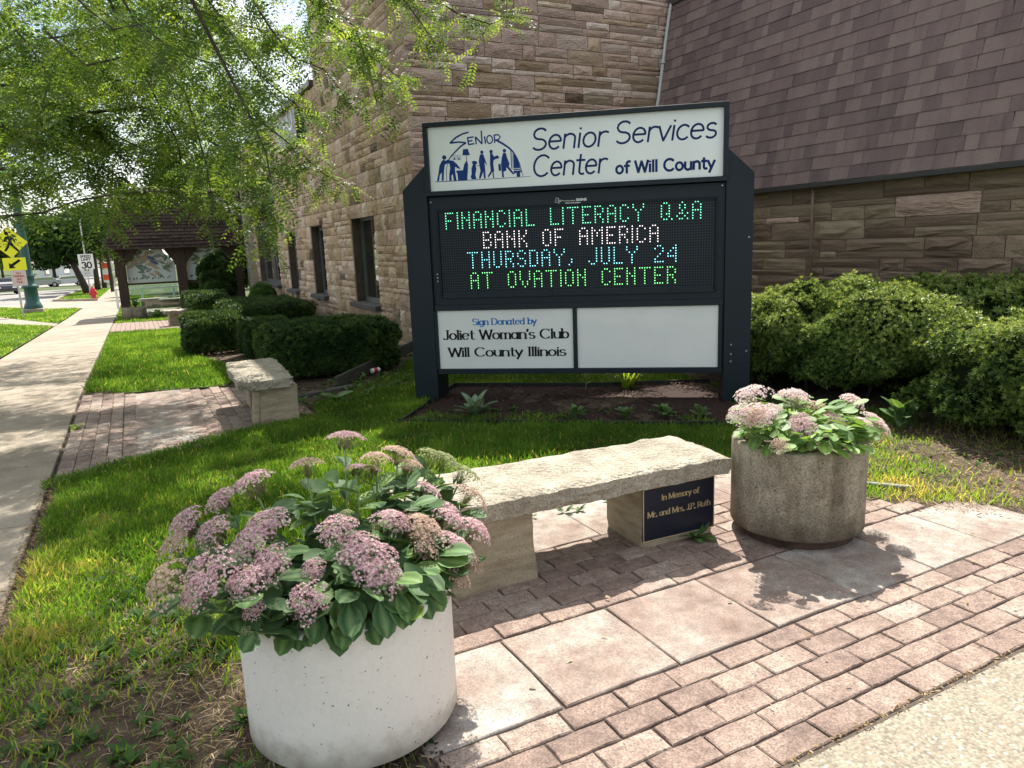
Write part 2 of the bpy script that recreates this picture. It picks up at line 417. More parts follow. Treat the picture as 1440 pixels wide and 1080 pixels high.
M_wstoneF = mat('wall_sandstone_far', [(0.1, (.27, .185, .115)), (.35, (.40, .28, .18)), (.5, (.45, .33, .22)), (.68, (.49, .36, .25)), (.88, (.58, .48, .36))], 1.6, .92, .9, 22, tint=.6, fine=(45, .25), dist=.02)
M_wstone2F = mat('wall_sandstone_red_far', [(0.1, (.36, .25, .19)), (.4, (.49, .345, .27)), (.6, (.55, .41, .33)), (.88, (.62, .52, .44))], 1.6, .92, .9, 22, tint=.6, fine=(45, .25), dist=.02)
M_wstone3F = mat('wall_sandstone_brown_far', [(0.15, (.10, .068, .045)), (.4, (.19, .135, .095)), (.6, (.23, .17, .115)), (.85, (.32, .265, .175))], 1.6, .92, .9, 18, tint=.6, fine=(45, .2), dist=.015)
M_conduit = flat('conduit_grey', (.50, .50, .49), .5)
M_plq = mat('plaque_navy', [(0.2, (.003, .005, .014)), (.8, (.007, .011, .025))], 9, .35, .1, 60)
M_brass = flat('brass', (.52, .42, .24), .4, .7)
M_footst = mat('planter_foot', [(0.3, (.03, .02, .014)), (.7, (.10, .06, .04))], 12, .95, .5, 60)
M_straw2 = mat('dead_leaf', [(0.3, (.34, .25, .14)), (.7, (.50, .40, .25))], 20, .8)
M_cap = flat('cap_cream', (.42, .38, .30), .7)
M_lampg = flat('lamp_green', (.012, .075, .065), .45)
M_yel = flat('sign_yellow', (.80, .80, .02), .4)
M_platew = flat('plate_faded', (.62, .52, .48), .6)
M_redink = flat('ink_red', (.40, .05, .04), .5)
M_red = flat('hydrant_red', (.52, .02, .035), .4)
M_orange = flat('banner_orange', (.80, .10, .03), .6)
M_treeline = flat('distant_green', (.035, .06, .03), 1.0)
M_etch = flat('etched_glass', (.50, .56, .54), .35)
def _clear():
    M = bpy.data.materials.new('clear_glass'); M.use_nodes = True; N, L = M.node_tree.nodes, M.node_tree.links
    t = N.new('ShaderNodeBsdfTransparent'); t.inputs['Color'].default_value = (.80, .88, .86, 1); g = N.new('ShaderNodeBsdfGlossy'); g.inputs['Roughness'].default_value = .03
    x = N.new('ShaderNodeMixShader'); x.inputs['Fac'].default_value = .12; L.new(t.outputs[0], x.inputs[1]); L.new(g.outputs[0], x.inputs[2]); L.new(x.outputs[0], N['Material Output'].inputs['Surface']); return M
M_clear = _clear()
M_wframe = flat('window_frame_grey', (.10, .115, .115), .4)

def base_dirt(Mt, z1, col, amt):
    """splashed soil near the foot, broken up by noise"""
    N, L = Mt.node_tree.nodes, Mt.node_tree.links; b = N['Principled BSDF']
    tcn = N.new('ShaderNodeTexCoord'); sp = N.new('ShaderNodeSeparateXYZ'); L.new(tcn.outputs['Object'], sp.inputs[0])
    nz = N.new('ShaderNodeTexNoise'); nz.inputs['Scale'].default_value = 14; nz.inputs['Detail'].default_value = 6; L.new(tcn.outputs['Object'], nz.inputs['Vector'])
    m1 = N.new('ShaderNodeMath'); m1.operation = 'MULTIPLY_ADD'; m1.inputs[1].default_value = -.22; L.new(nz.outputs['Fac'], m1.inputs[0]); L.new(sp.outputs['Z'], m1.inputs[2])
    mr = N.new('ShaderNodeMapRange'); mr.inputs['From Min'].default_value = z1 - .12; mr.inputs['From Max'].default_value = -.10; mr.inputs['To Max'].default_value = amt; L.new(m1.outputs[0], mr.inputs['Value'])
    old = b.inputs['Base Color'].links[0].from_socket; mx = N.new('ShaderNodeMixRGB'); mx.inputs['Color2'].default_value = (*col, 1)
    L.new(mr.outputs[0], mx.inputs['Fac']); L.new(old, mx.inputs['Color1']); L.new(mx.outputs['Color'], b.inputs['Base Color'])
base_dirt(M_potw, .14, (.22, .17, .12), .7)
base_dirt(M_potg, .20, (.07, .05, .035), .8)

def aggregate(Mt):
    N, L = Mt.node_tree.nodes, Mt.node_tree.links; b = N['Principled BSDF']
    tcn = N.new('ShaderNodeTexCoord'); v = N.new('ShaderNodeTexVoronoi'); v.inputs['Scale'].default_value = 78
    L.new(tcn.outputs['Object'], v.inputs['Vector'])
    rp = N.new('ShaderNodeValToRGB'); ramp_set(rp, [(0, (.15, .13, .10)), (.35, (.26, .23, .17)), (.6, (.34, .305, .24)), (.8, (.25, .18, .13)), (1, (.46, .43, .37))])
    sp = N.new('ShaderNodeSeparateColor'); L.new(v.outputs['Color'], sp.inputs[0]); L.new(sp.outputs[0], rp.inputs['Fac'])
    mr = N.new('ShaderNodeMapRange'); mr.inputs['From Min'].default_value = .35; mr.inputs['From Max'].default_value = .62
    L.new(v.outputs['Distance'], mr.inputs['Value'])
    old = b.inputs['Base Color'].links[0].from_socket
    mx = N.new('ShaderNodeMixRGB'); L.new(mr.outputs[0], mx.inputs['Fac']); L.new(rp.outputs['Color'], mx.inputs['Color1']); L.new(old, mx.inputs['Color2'])
    L.new(mx.outputs['Color'], b.inputs['Base Color'])
    bp = N.new('ShaderNodeBump'); bp.invert = True; bp.inputs['Strength'].default_value = .6; bp.inputs['Distance'].default_value = .004
    L.new(v.outputs['Distance'], bp.inputs['Height']); L.new(bp.outputs['Normal'], b.inputs['Normal'])
aggregate(M_agg)

# ================================================================ GROUND
PATIO = [(-.53, -.595), (-.53, 1.68), (2.28, 1.68), (2.36, 1.2), (2.46, .85), (2.62, .66), (2.86, .40), (3.1, .16), (3.35, -.05), (3.8, -.35), (4.4, -.60)]
PATIO2 = [(-1.845, 4.05), (-1.3, 4.38), (-.8, 4.66), (-.5, 4.85), (0, 4.80), (.28, 5.12), (.33, 6.9), (-.28, 7.35), (-.8, 7.45), (-1.845, 8.0)]
BED = [(.85, 4.23), (1.67, 3.60), (2.44, 2.97), (3.06, 2.52), (3.45, 2.55), (4.25, 3.93), (3.13, 4.56), (1.93, 5.51), (1.31, 4.77)]
LAWN1 = [(-1.80, 4.02), (-1.84, -1.3), (-.53, -1.3), (-.53, 1.70), (2.30, 1.70), (2.50, .92), (2.78, .58), (3.4, .02), (4.6, -.5), (4.75, 1.3), (4.25, 3.2), (4.3, 4.0), (4.6, 8.3), (2.8, 8.4), (1.2, 6.35), (.35, 5.5), (.28, 5.05), (-.5, 4.72), (-1.25, 4.30)]
LAWN2 = [(-1.82, 8.0), (-1.3, 7.68), (-.3, 7.42), (.05, 8.2), (-.1, 9.6), (-.45, 11.2), (-.5, 12.6), (.2, 14.0), (-.1, 16.2), (-.3, 18.6), (-1.80, 18.7)]
LAWN3 = [(-1.80, 23.4), (2.6, 23.4), (2.6, 26.2), (1.5, 45), (-1.80, 60)]
PARKA = [(-3.52, 2.0), (-3.52, 24.6), (-5.45, 28.6), (-9.2, 33.5), (-9.2, 2.0)]
PARKB = [(-3.52, 26.2), (-3.62, 39.4), (-5.4, 41.3), (-8.4, 49.4), (-9.2, 49.8), (-9.2, 42.5), (-6.35, 35.2)]
PARKC = [(-3.42, 51.0), (-5.9, 55.2), (-6.1, 62), (-6.1, 140), (-3.5, 140), (-3.45, 60)]

def ground_h(x, y):
    """small bumps in the soil, none below paving"""
    h = (vnoise(x, y, 2.3, 1) - .5) * .035 + (vnoise(x, y, 9, 2) - .5) * .014
    ins = inpoly(x, y, LAWN1) | inpoly(x, y, LAWN2)
    e = np.where(ins, 1.0, 0.0)
    return h, e

def grid_sheet(name, xs, ys, hf, m, kind='structure'):
    X, Y = np.meshgrid(xs, ys); Z = gz(Y) + hf(X, Y)
    V = np.stack([X, Y, Z], -1).reshape(-1, 3); nx, ny = len(xs), len(ys)
    i = np.arange(nx - 1)[None, :] + np.arange(ny - 1)[:, None] * nx
    Fc = np.stack([i, i + 1, i + 1 + nx, i + nx], -1).reshape(-1, 4)
    return tag(put(name, np_mesh(name, V, Fc, None, m, True)), kind=kind)

def base_h(X, Y):
    h, e = ground_h(X, Y)
    return np.where(e > 0, np.clip(h, -.02, .03) - .004, -.022)
far = grid_sheet('ground', np.concatenate([np.linspace(-400, -12, 18), np.linspace(-10, 12, 50), np.linspace(14, 400, 18)]),
                 np.concatenate([np.linspace(-60, -8, 6), np.linspace(-6, 62, 120), np.linspace(66, 900, 30)]), lambda X, Y: np.where((np.abs(X - 1.5) < 6.4) & (Y > -3.4) & (Y < 9.6), -.09, -.03), M_turf)
near = grid_sheet('garden_soil', np.linspace(-5.6, 8.2, 170), np.linspace(-3.9, 10.1, 172), base_h, M_soil)

def poly_sheet(name, poly, z, m, kind='structure', step=1.0, parent=None):
    """polygon following the slope of the street: sliced along y"""
    import bmesh
    bm = bmesh.new(); vs = [bm.verts.new((x, y, 0)) for x, y in poly]; bm.faces.new(vs)
    ys = [p_[1] for p_ in poly]
    for yc in np.arange(math.floor(min(ys)) + step, max(ys), step if max(ys) < 70 else 4.0):
        bmesh.ops.bisect_plane(bm, geom=bm.verts[:] + bm.edges[:] + bm.faces[:], plane_co=(0, float(yc), 0), plane_no=(0, 1, 0))
    for v in bm.verts: v.co.z = gzf(v.co.y) + z
    me = bpy.data.meshes.new(name); bmesh.ops.recalc_face_normals(bm, faces=bm.faces); bm.to_mesh(me); bm.free()
    if me.polygons and me.polygons[0].normal.z < 0: me.flip_normals()
    me.materials.append(m); o = put(name, me, parent)
    return tag(o, kind=kind) if kind else o

bedsheet = poly_sheet('mulch_bed', BED, .012, M_mulch)
for nm, pl in (('lawn', LAWN2), ('lawn', LAWN3), ('lawn', PARKA), ('lawn', PARKB), ('lawn', PARKC)):
    poly_sheet(nm, pl, .0 if pl is LAWN2 else .004, M_turf)
# street and its kerbs
poly_sheet('street', [(-40, -40), (-9.35, -40), (-9.35, 50), (-9.0, 50.2), (-6.25, 55.4), (-6.25, 140), (-6.25, 330), (-17, 330), (-17, 60), (-40, 52)], -.012, M_asph)
poly_sheet('street', [(-40, 150), (-17.02, 150), (-17.02, 118), (-40, 112)], -.012, M_asph)
poly_sheet('driveway', [(-9.3, 42.7), (-9.3, 50.05), (-6.0, 55.3), (-3.4, 50.85), (-1.8, 50.6), (-1.8, 40), (-3.5, 39.5), (-5.4, 41.5), (-8.4, 49.5)], -.004, M_conc)
poly_sheet('path', [(-3.50, 24.62), (-3.50, 26.18), (-6.33, 35.1), (-9.18, 42.4), (-9.18, 33.6), (-5.43, 28.7)], .002, M_conc)

def kerb(name, pts, w=.15, h=.12):
    b = MB()
    for (x0, y0), (x1, y1) in zip(pts[:-1], pts[1:]):
        n = max(1, int(math.hypot(x1 - x0, y1 - y0) / 3))
        for k in range(n):
            a = Vector((x0 + (x1 - x0) * k / n, y0 + (y1 - y0) * k / n, 0)); c = Vector((x0 + (x1 - x0) * (k + 1) / n, y0 + (y1 - y0) * (k + 1) / n, 0))
            d = (c - a).normalized() * .003; a += d; c -= d; nn = Vector((-(c - a).y, (c - a).x, 0)).normalized() * w / 2
            vs = []
            for q in (a, c):
                z = gzf(q.y)
                for s_ in (-1, 1):
                    for zz in (-.1, h - .03): vs.append((q.x + nn.x * s_, q.y + nn.y * s_, z + zz))
            b.add(vs, [(0, 1, 3, 2), (4, 6, 7, 5), (0, 4, 5, 1), (2, 3, 7, 6), (1, 5, 7, 3)])
    o = b.build(name, M_conc, fix=True); return tag(o, kind='structure')
kerb('kerb', [(-9.27, 2), (-9.27, 50.0)])
kerb('kerb', [(-3.36, 50.86), (-5.95, 55.25), (-6.17, 62), (-6.17, 140)], .22, .16)
kerb('kerb', [(-17.1, 58), (-17.1, 112)])

# sidewalk of concrete panels
side = poly_sheet('sidewalk', [(-3.49, -8), (-1.87, -8), (-1.87, 140), (-3.46, 140)], -.014, M_joint)
yy = -7.45
k = 0
while yy < 60:
    y0, y1 = yy + .006, yy + 1.514 if yy < 30 else yy + 2.99
    yy = y1 + .006
    x0, x1 = -3.48, -1.872
    b = MB(); e = .006
    vs = [(x0, y0, gzf(y0) - .1), (x1, y0, gzf(y0) - .1), (x1, y1, gzf(y1) - .1), (x0, y1, gzf(y1) - .1),
          (x0, y0, gzf(y0) - e), (x1, y0, gzf(y0) - e), (x1, y1, gzf(y1) - e), (x0, y1, gzf(y1) - e),
          (x0 + e, y0 + e, gzf(y0)), (x1 - e, y0 + e, gzf(y0)), (x1 - e, y1 - e, gzf(y1)), (x0 + e, y1 - e, gzf(y1))]
    b.add(vs, [(0, 1, 5, 4), (1, 2, 6, 5), (2, 3, 7, 6), (3, 0, 4, 7), (4, 5, 9, 8), (5, 6, 10, 9), (6, 7, 11, 10), (7, 4, 8, 11), (8, 9, 10, 11)])
    o = b.build('concrete_panel', M_conc, side); k += 1
poly_sheet('pavement_far', [(-3.48, 60.1), (-1.872, 60.1), (-1.872, 140), (-3.46, 140)], .0, M_conc)

# front walk of exposed aggregate, bottom right
walk = poly_sheet('front_walk', [(-.6, -3.6), (7.0, -3.6), (7.0, -.597), (-.6, -.597)], -.012, M_joint)
for x0, x1 in ((-.59, 1.66), (1.672, 3.9), (3.912, 6.2)):
    for y0, y1 in ((-2.1, -.592), (-3.59, -2.112)):
        MB().box(((x0 + x1) / 2, (y0 + y1) / 2, -.052), (x1 - x0, y1 - y0, .10), bev=.008).build('walk_panel', M_agg, walk)

# paved patio
patio = poly_sheet('patio', PATIO, -.0105, M_joint)
def paver_mesh(name, lx, ly, seed, m, chip=.003):
    """one paver, top at z=0, arrised edges that wander a little"""
    r = random.Random(seed); n = 4 if lx > .15 else 3
    ring = []
    for i in range(n): ring.append((-lx / 2 + lx * i / n, -ly / 2))
    for i in range(2): ring.append((lx / 2, -ly / 2 + ly * i / 2))
    for i in range(n): ring.append((lx / 2 - lx * i / n, ly / 2))
    for i in range(2): ring.append((-lx / 2, ly / 2 - ly * i / 2))
    K = len(ring); b = MB(); vs = []
    j = [(r.uniform(-chip, chip), r.uniform(-chip, chip)) for _ in ring]
    for (x, y), (a, c) in zip(ring, j): vs.append((x + a * .5, y + c * .5, -.06))
    for (x, y), (a, c) in zip(ring, j): vs.append((x + a, y + c, -.005))
    for (x, y), (a, c) in zip(ring, j):
        s1 = 1 - .005 / lx - r.uniform(0, .007) / lx; s2 = 1 - .005 / ly - r.uniform(0, .007) / ly
        vs.append((x * s1 + a, y * s2 + c, -r.uniform(0, .0012)))
    fs = [(i, (i + 1) % K, K + (i + 1) % K, K + i) for i in range(K)] + [(K + i, K + (i + 1) % K, 2 * K + (i + 1) % K, 2 * K + i) for i in range(K)]
    fs.append(tuple(2 * K + i for i in range(K)))
    b.add(vs, fs); return b.mesh(name, m)
BRX = [paver_mesh('brick', .222, .106, s_, M_brick) for s_ in range(8)]
BRH = [paver_mesh('brick', .106, .104, 40 + s_, M_brick) for s_ in range(3)]
SLB = [paver_mesh('paving_slab', .503, .496, 60 + s_, M_slab, .004) for s_ in range(5)]
SLH = [paver_mesh('paving_slab', .502, .478, 70 + s_, M_slab, .004) for s_ in range(2)]
def lay(mesh, name, x, y, parent, rz=0.0):
    M4 = Matrix.Translation((x, y, random.uniform(-.003, .002) + gzf(y))) @ Matrix.Rotation(rz + random.uniform(-.006, .006), 4, 'Z') @ Matrix.Rotation(random.uniform(-.008, .008), 4, 'X') @ Matrix.Rotation(random.uniform(-.005, .005), 4, 'Y')
    return put(name, mesh, parent, mat4=M4)
rows = [(-.068, 0), (-.181, .5), (-.294, 0), (-.408, .5), (-.522, 0)]
rows += [(.560, .25), (.670, .75), (.780, .5), (.890, 0), (1.0, .5), (1.11, 0)]
for ry, off in rows:
    x = -.38 + off * .2285 + (.0) - .2285
    first = True
    while x < 4.6:
        x += .2285
        if x + .11 > -.53 and inpoly(x, ry, PATIO) | inpoly(x + .09, ry - .03, PATIO): lay(random.choice(BRX), 'brick', x, ry, patio)
for kx in range(-1, 9):
    x = .256 + kx * .512
    if inpoly(x - .1, .25, PATIO): lay(random.choice(SLB), 'paving_slab', x, .243, patio)
    x2 = .256 + kx * .512 - .07
    if kx < 5 and inpoly(x2 - .15, 1.40, PATIO): lay(random.choice(SLB), 'paving_slab', x2, 1.415, patio)

# second paved pad beside the sidewalk, with bricks laid lengthwise
pad = poly_sheet('brick_pad', PATIO2, -.0105, M_joint)
colx = [-1.786, -1.676, -1.566, -1.456, -1.342, -.752, -.648, -.542, -.432, -.322, -.212, -.102, .008, .118, .228]
for ci, cx in enumerate(colx):
    yb = 3.9 + (.11 if ci % 2 else 0)
    while yb < 8.1:
        if inpoly(cx, yb, PATIO2) | inpoly(cx, yb - .08, PATIO2) & inpoly(cx, yb + .08, PATIO2): lay(random.choice(BRX), 'brick', cx, yb, pad, R(90))
        yb += .2285
for kk in range(8):
    lay(random.choice(SLB), 'paving_slab', -1.045, 4.28 + .51 * kk, pad, R(90)) if inpoly(-1.045, 4.3 + .51 * kk + .1, PATIO2) else None
# third pad far along
pad3 = poly_sheet('brick_pad', [(-1.84, 18.75), (-.1, 18.9), (.7, 19.8), (.7, 22.5), (-1.84, 23.4)], .004, M_joint)
b = MB()
for i in range(21):
    for j_ in range(22):
        x, y = -1.78 + i * .118, 18.9 + j_ * .2285 + (.11 if i % 2 else 0)
        if inpoly(x, y, [(-1.84, 18.75), (-.1, 18.9), (.7, 19.8), (.7, 22.5), (-1.84, 23.4)]): b.box((x, y, gzf(y) + .0), (.108, .22, .03))
tag(b.build('brick_field', M_brick, pad3), kind='stuff')

# ================================================================ GRASS
def blade_template():
    V = [(-.5, 0, 0), (.5, 0, 0), (.0, .02, .55), (.05, .30, 1.0), (-.45, .05, .5), (.45, .05, .5)]
    return [(-.5, 0, 0), (.5, 0, 0), (.42, .07, .55), (.0, .30, 1.0)], [(0, 1, 2), (0, 2, 3)]
def sow(name, poly, dens, hgt, wid, dfun=None, tfun=None, z0=None, excl=(), lean=.45, m=None, tbias=0.0):
    xs = [p_[0] for p_ in poly]; ys = [p_[1] for p_ in poly]
    A = (max(xs) - min(xs)) * (max(ys) - min(ys)); n = int(A * dens)
    x = rng.uniform(min(xs), max(xs), n); y = rng.uniform(min(ys), max(ys), n)
    keep = inpoly(x, y, poly)
    for e in excl: keep &= ~inpoly(x, y, e)
    if dfun is not None: keep &= rng.random(n) < dfun(x, y)
    x, y = x[keep], y[keep]; n = len(x)
    d = np.stack([x, y, np.zeros(n)], 1) - CAM; zc = d @ AX_F; u = d @ AX_R / np.maximum(zc, .1) * F_PX
    vis = (zc > .2) & (np.abs(u) < 860); x, y = x[vis], y[vis]; n = len(x)
    h, e = ground_h(x, y); z = gz(y) + (np.clip(h, -.02, .03) - .006 if z0 is None else z0)
    P = np.stack([x, y, z], 1)
    Z = np.stack([rng.normal(0, lean, n), rng.normal(0, lean, n), np.ones(n)], 1)
    H = hgt * rng.uniform(.55, 1.25, n) * (.75 + .5 * vnoise(x, y, 3.1, 5))
    S = np.stack([np.full(n, wid) * rng.uniform(.7, 1.3, n), H, H], 1)
    T = np.clip(rng.beta(2, 3, n) * .55 + (vnoise(x, y, 1.6, 3) - .35) * .5 + (vnoise(x, y, 5.5, 6) - .5) * .35 + tbias, 0, .8)
    if tfun is not None: T = np.clip(tfun(x, y, T), 0, 1)
    T = np.where(rng.random(n) < .04, .95, T)
    V, Fc = blade_template()
    o = scatter(name, V, Fc, P, frames(Z), S, T, m or M_grass)
    return tag(o, kind='stuff')
HB = [[(.2, 7.0), (1.9, 7.0), (1.9, 8.5), (.2, 8.5)]]
def d1(x, y):
    v = vnoise(x, y, 2.2, 8); d = np.ones(len(x))
    dirt = (x < -.45) & (y < 1.75); edge = np.clip((y + .25 + (vnoise(x, y, 3, 9) - .5) * 1.3) / 1.6, 0, 1)
    d = np.where(dirt, np.clip(edge * 1.1 * (v + .25) + np.clip(v - .38, 0, 1) * 1.6, .06, 1) ** 1.15, d)
    rt = (x > 2.25) & (y < 1.75); d = np.where(rt, np.clip((v - .15) * 1.0, .08, .6), d)
    bk = (x > 1.6) & (y > 4.6); d = np.where(bk, .55, d)
    d = np.where((x > 3.5) , d * .35, d)
    d = np.where((x < 1.9) & (y > 5.9) & (x > .2), .35 * v, d)
    pe = (x > -.75) & (x < -.5) & (y < 1.7); d = np.where(pe, d * .3, d)
    return d
def t1(x, y, T):
    T = np.where((x > 2.25) & (y < 1.75), T + .28, T)
    T = np.where((x < -1.45) & (y < 3.3), T + .18, T)
    T = np.where((x < -.5) & (y < .9), T + .12, T)
    return T
sow('grass', [p_ for p_ in LAWN1], 9000, .060, .0046, d1, t1, excl=[BED])
sow('grass', LAWN2, 2600, .075, .009, None, None, z0=.0)
sow('grass', LAWN3, 260, .08, .03, None, None, z0=.0, tbias=.1)
sow('grass', PARKA, 420, .07, .02, lambda x, y: (y > 9) * 1.0, None, z0=.0, tbias=.1)
sow('grass', PARKB, 220, .08, .04, None, None, z0=.0, tbias=.15)
sow('grass', PARKC, 60, .10, .08, lambda x, y: (y < 90) * 1.0, None, z0=.0, tbias=.1)
# grass creeping over the paving edges
EDGE = [(-1.9, 3.92), (-1.25, 4.27), (-.5, 4.72), (.0, 4.72), (.3, 5.05), (.2, 5.2), (-.5, 4.9), (-1.25, 4.48), (-1.9, 4.15)]
sow('grass', EDGE, 6000, .05, .005, None, None, z0=.0, lean=.8)

# straw, chips and crumbs on the bare soil
def litter(name, poly, n, ln, wd, m, t0=.2, t1=1.0, dfun=None, zoff=.004, excl=(), lift=.25):
    xs = [p_[0] for p_ in poly]; ys = [p_[1] for p_ in poly]
    x = rng.uniform(min(xs), max(xs), n); y = rng.uniform(min(ys), max(ys), n); k_ = inpoly(x, y, poly)
    for e in excl: k_ &= ~inpoly(x, y, e)
    if dfun is not None: k_ &= rng.random(n) < dfun(x, y)
    x, y = x[k_], y[k_]; n = len(x); h, e = ground_h(x, y)
    z = np.where(inpoly(x, y, LAWN1), np.clip(h, -.02, .03), 0) + zoff + rng.random(n) * .012
    a = rng.uniform(0, 2 * np.pi, n); X = np.stack([np.cos(a), np.sin(a), rng.normal(0, lift, n)], 1)
    Zh = np.stack([rng.normal(0, .4, n), rng.normal(0, .4, n), np.ones(n)], 1)
    S = np.stack([ln * rng.uniform(.3, 1.3, n), wd * rng.uniform(.5, 1.4, n), np.full(n, ln)], 1)
    V = [(-.5, -.5, 0), (0, -.5, .05), (.5, -.4, 0), (.5, .4, 0), (0, .5, .05), (-.5, .5, 0)]
    Fc = [(0, 1, 4, 5), (1, 2, 3, 4)]
    return tag(scatter(name, V, Fc, np.stack([x, y, z], 1), frames_xy(X, Zh), S, rng.uniform(t0, t1, n), m), kind='stuff')
DIRT = [(-1.84, -1.3), (-.48, -1.3), (-.5, 1.6), (-1.5, 2.2), (-1.84, 2.6)]
litter('straw', DIRT, 15000, .05, .0028, M_straw, 0, 1, lambda x, y: np.clip(vnoise(x, y, 3.2, 11) * 1.3, .1, 1))
litter('straw', [(2.2, 1.7), (2.45, .9), (2.75, .55), (3.3, 0), (4.5, -.5), (4.6, 1.6), (3.6, 2.4), (2.6, 2.2)], 9000, .045, .004, M_straw, 0, .9)
litter('mulch_chips', BED, 9000, .035, .010, M_mulch, 0, 1, zoff=.014)
litter('mulch_chips', [(.2, 5.3), (1.3, 6.2), (2.7, 8.3), (1.9, 8.4), (.2, 7.2)], 3500, .035, .010, M_mulch, 0, 1, zoff=.0)
litter('soil_crumbs', [(-.53, -.595), (-.53, 1.7), (-.46, 1.7), (-.46, -.595)], 400, .012, .01, M_mulch, 0, 1)
litter('soil_crumbs', [(2.3, 1.6), (2.5, .8), (2.8, .5), (3.4, -.05), (3.2, -.1), (2.6, .5), (2.3, .8), (2.1, 1.6)], 1500, .018, .008, M_straw, 0, .6)
litter('soil_crumbs', [(-1.9, -1), (-1.78, -1), (-1.78, 3.9), (-1.9, 3.9)], 1600, .02, .008, M_straw, 0, .7)
litter('soil_crumbs', [(0.3, -.60), (0.3, -.575), (3.6, -.575), (3.6, -.60)], 500, .012, .005, M_straw, 0, .8)

# broad-leaved weeds in the thin lawn
def rosette_leaf():
    V = [(0, -.05, 0), (0, .05, 0), (.35, -.22, .12), (.35, .22, .12), (.75, -.16, .14), (.75, .16, .14), (1, 0, .04), (.4, 0, .07), (.8, 0, .09)]
    return V, [(0, 7, 2), (0, 1, 7), (1, 3, 7), (2, 7, 4), (7, 8, 4), (7, 3, 5), (7, 5, 8), (4, 8, 6), (8, 5, 6)]
def weeds(name, poly, n, size, t0, t1, dfun=None, z0=None):
    xs = [p_[0] for p_ in poly]; ys = [p_[1] for p_ in poly]
    cx = rng.uniform(min(xs), max(xs), n); cy = rng.uniform(min(ys), max(ys), n); k_ = inpoly(cx, cy, poly)
    if dfun is not None: k_ &= rng.random(n) < dfun(cx, cy)
    cx, cy = cx[k_], cy[k_]; m_ = 7; x = np.repeat(cx, m_); y = np.repeat(cy, m_); n = len(x)
    h, e = ground_h(x, y); z = np.clip(h, -.02, .03) if z0 is None else np.full(n, z0)
    a = rng.uniform(0, 2 * np.pi, n); up = rng.uniform(.1, .9, n)
    X = np.stack([np.cos(a), np.sin(a), up], 1); Zh = np.tile([[0, 0, 1.]], (n, 1))
    V, Fc = rosette_leaf()
    return tag(scatter(name, V, Fc, np.stack([x, y, z + gz(y)], 1), frames_xy(X, Zh), size * rng.uniform(.5, 1.3, n) * np.repeat(rng.uniform(.6, 1.2, len(cx)), m_), rng.uniform(t0, t1, n), M_weed), kind='stuff')
weeds('low_weeds', DIRT, 950, .046, 0, .8, lambda x, y: np.clip((vnoise(x, y, 2.6, 21) - .36) * 3.2, 0, 1))
weeds('low_weeds', [(.9, 4.2), (3.05, 2.55), (3.3, 3.0), (1.4, 4.5)], 420, .05, .1, .9, lambda x, y: np.clip((vnoise(x, y, 2.6, 25) - .33) * 3, 0, 1), .012)
weeds('low_weeds', [(.2, 5.4), (1.4, 5.8), (2.8, 8.2), (2.0, 8.4), (.9, 6.9), (.3, 6.5)], 240, .075, .2, .9, None, .0)
weeds('low_weeds', [(2.4, 1.8), (2.7, .8), (3.4, .1), (4.2, .2), (4.2, 2)], 150, .03, .4, 1, None)
weeds('low_weeds', [(.5, 1.5), (2.3, 1.6), (2.3, 1.85), (.5, 1.85)], 90, .05, .2, .8, None)

poly_sheet('planting_bed', [(.28, 8.3), (2.74, 8.3), (2.74, 23.3), (.1, 23.3), (-.3, 19.4), (-.1, 16.0), (.25, 14.0), (-.45, 12.7), (-.48, 11.0), (-.1, 9.7), (.05, 8.4)], .008, M_soil, step=.5)
litter('mulch_chips', [(.1, 8.2), (2.7, 8.4), (2.7, 14), (.3, 14), (-.4, 12), (-.4, 11)], 3500, .05, .016, M_mulch, .2, 1, zoff=.012)

sow('grass', [(.9, 4.2), (3.05, 2.55), (3.1, 2.8), (1.2, 4.4)], 2600, .06, .005, lambda x, y: np.clip((vnoise(x, y, 3, 31) - .4) * 3, 0, 1), None, z0=.01)

litter('thatch', LAWN1, 9000, .04, .0025, M_straw, 0, .9, lambda x, y: np.clip((vnoise(x, y, 4, 51) - .3) * 2, 0, 1), zoff=.018, excl=[BED], lift=.5)
weeds('clover', LAWN1, 420, .022, .2, .9, lambda x, y: np.clip((vnoise(x, y, 3, 61) - .5) * 4, 0, 1) * ~inpoly(x, y, BED))

# ================================================================ STONE BUILDING
bld = empty('stone_building', (2.72, 8.65, 0), label='building of rough tan and pink sandstone with a brown shingled mansard roof behind the sign', cat='building')
BO = Vector((2.72, 8.65, 0))
TALL = 7.3; LOW = 5.05; YT = 14.35; YE = 27.2
XC = 7.12      # stone wall under the mansard
WIN = [(10.72, 12.28, .56, 2.20), (14.62, 15.88, .56, 2.13), (17.72, 18.90, .56, 2.08), (20.37, 24.2, .62, 3.02)]

def L3(x, y, z): return (x - BO.x, y - BO.y, z - BO.z)
# ---- masonry core (mortar-coloured), set behind the stones
core = MB()
def cbox(x0, x1, y0, y1, z0, z1): core.box(L3((x0 + x1) / 2, (y0 + y1) / 2, (z0 + z1) / 2), (x1 - x0, y1 - y0, z1 - z0))
ys = [8.68]
for w in WIN: ys += [w[0], w[1]]
ys.append(YE)
xf, xb = 2.75, 3.05
for i in range(0, len(ys), 2):
    cbox(xf, xb, ys[i], ys[i + 1], -1.0, LOW - .03)
for w in WIN:
    cbox(xf, xb, w[0], w[1], -1.0, w[2] - .001)
    cbox(xf, xb, w[0], w[1], w[3] + .001, LOW - .03)
cbox(xf, 9.0, 8.68, YT, LOW - .03, TALL)                # upper block
cbox(xb, 7.3, 8.68, 8.98, -.5, LOW - .03)               # wall facing the sign
cbox(XC + .03, XC + .33, -4.0, 8.6, -.5, 2.19)          # wall under the mansard
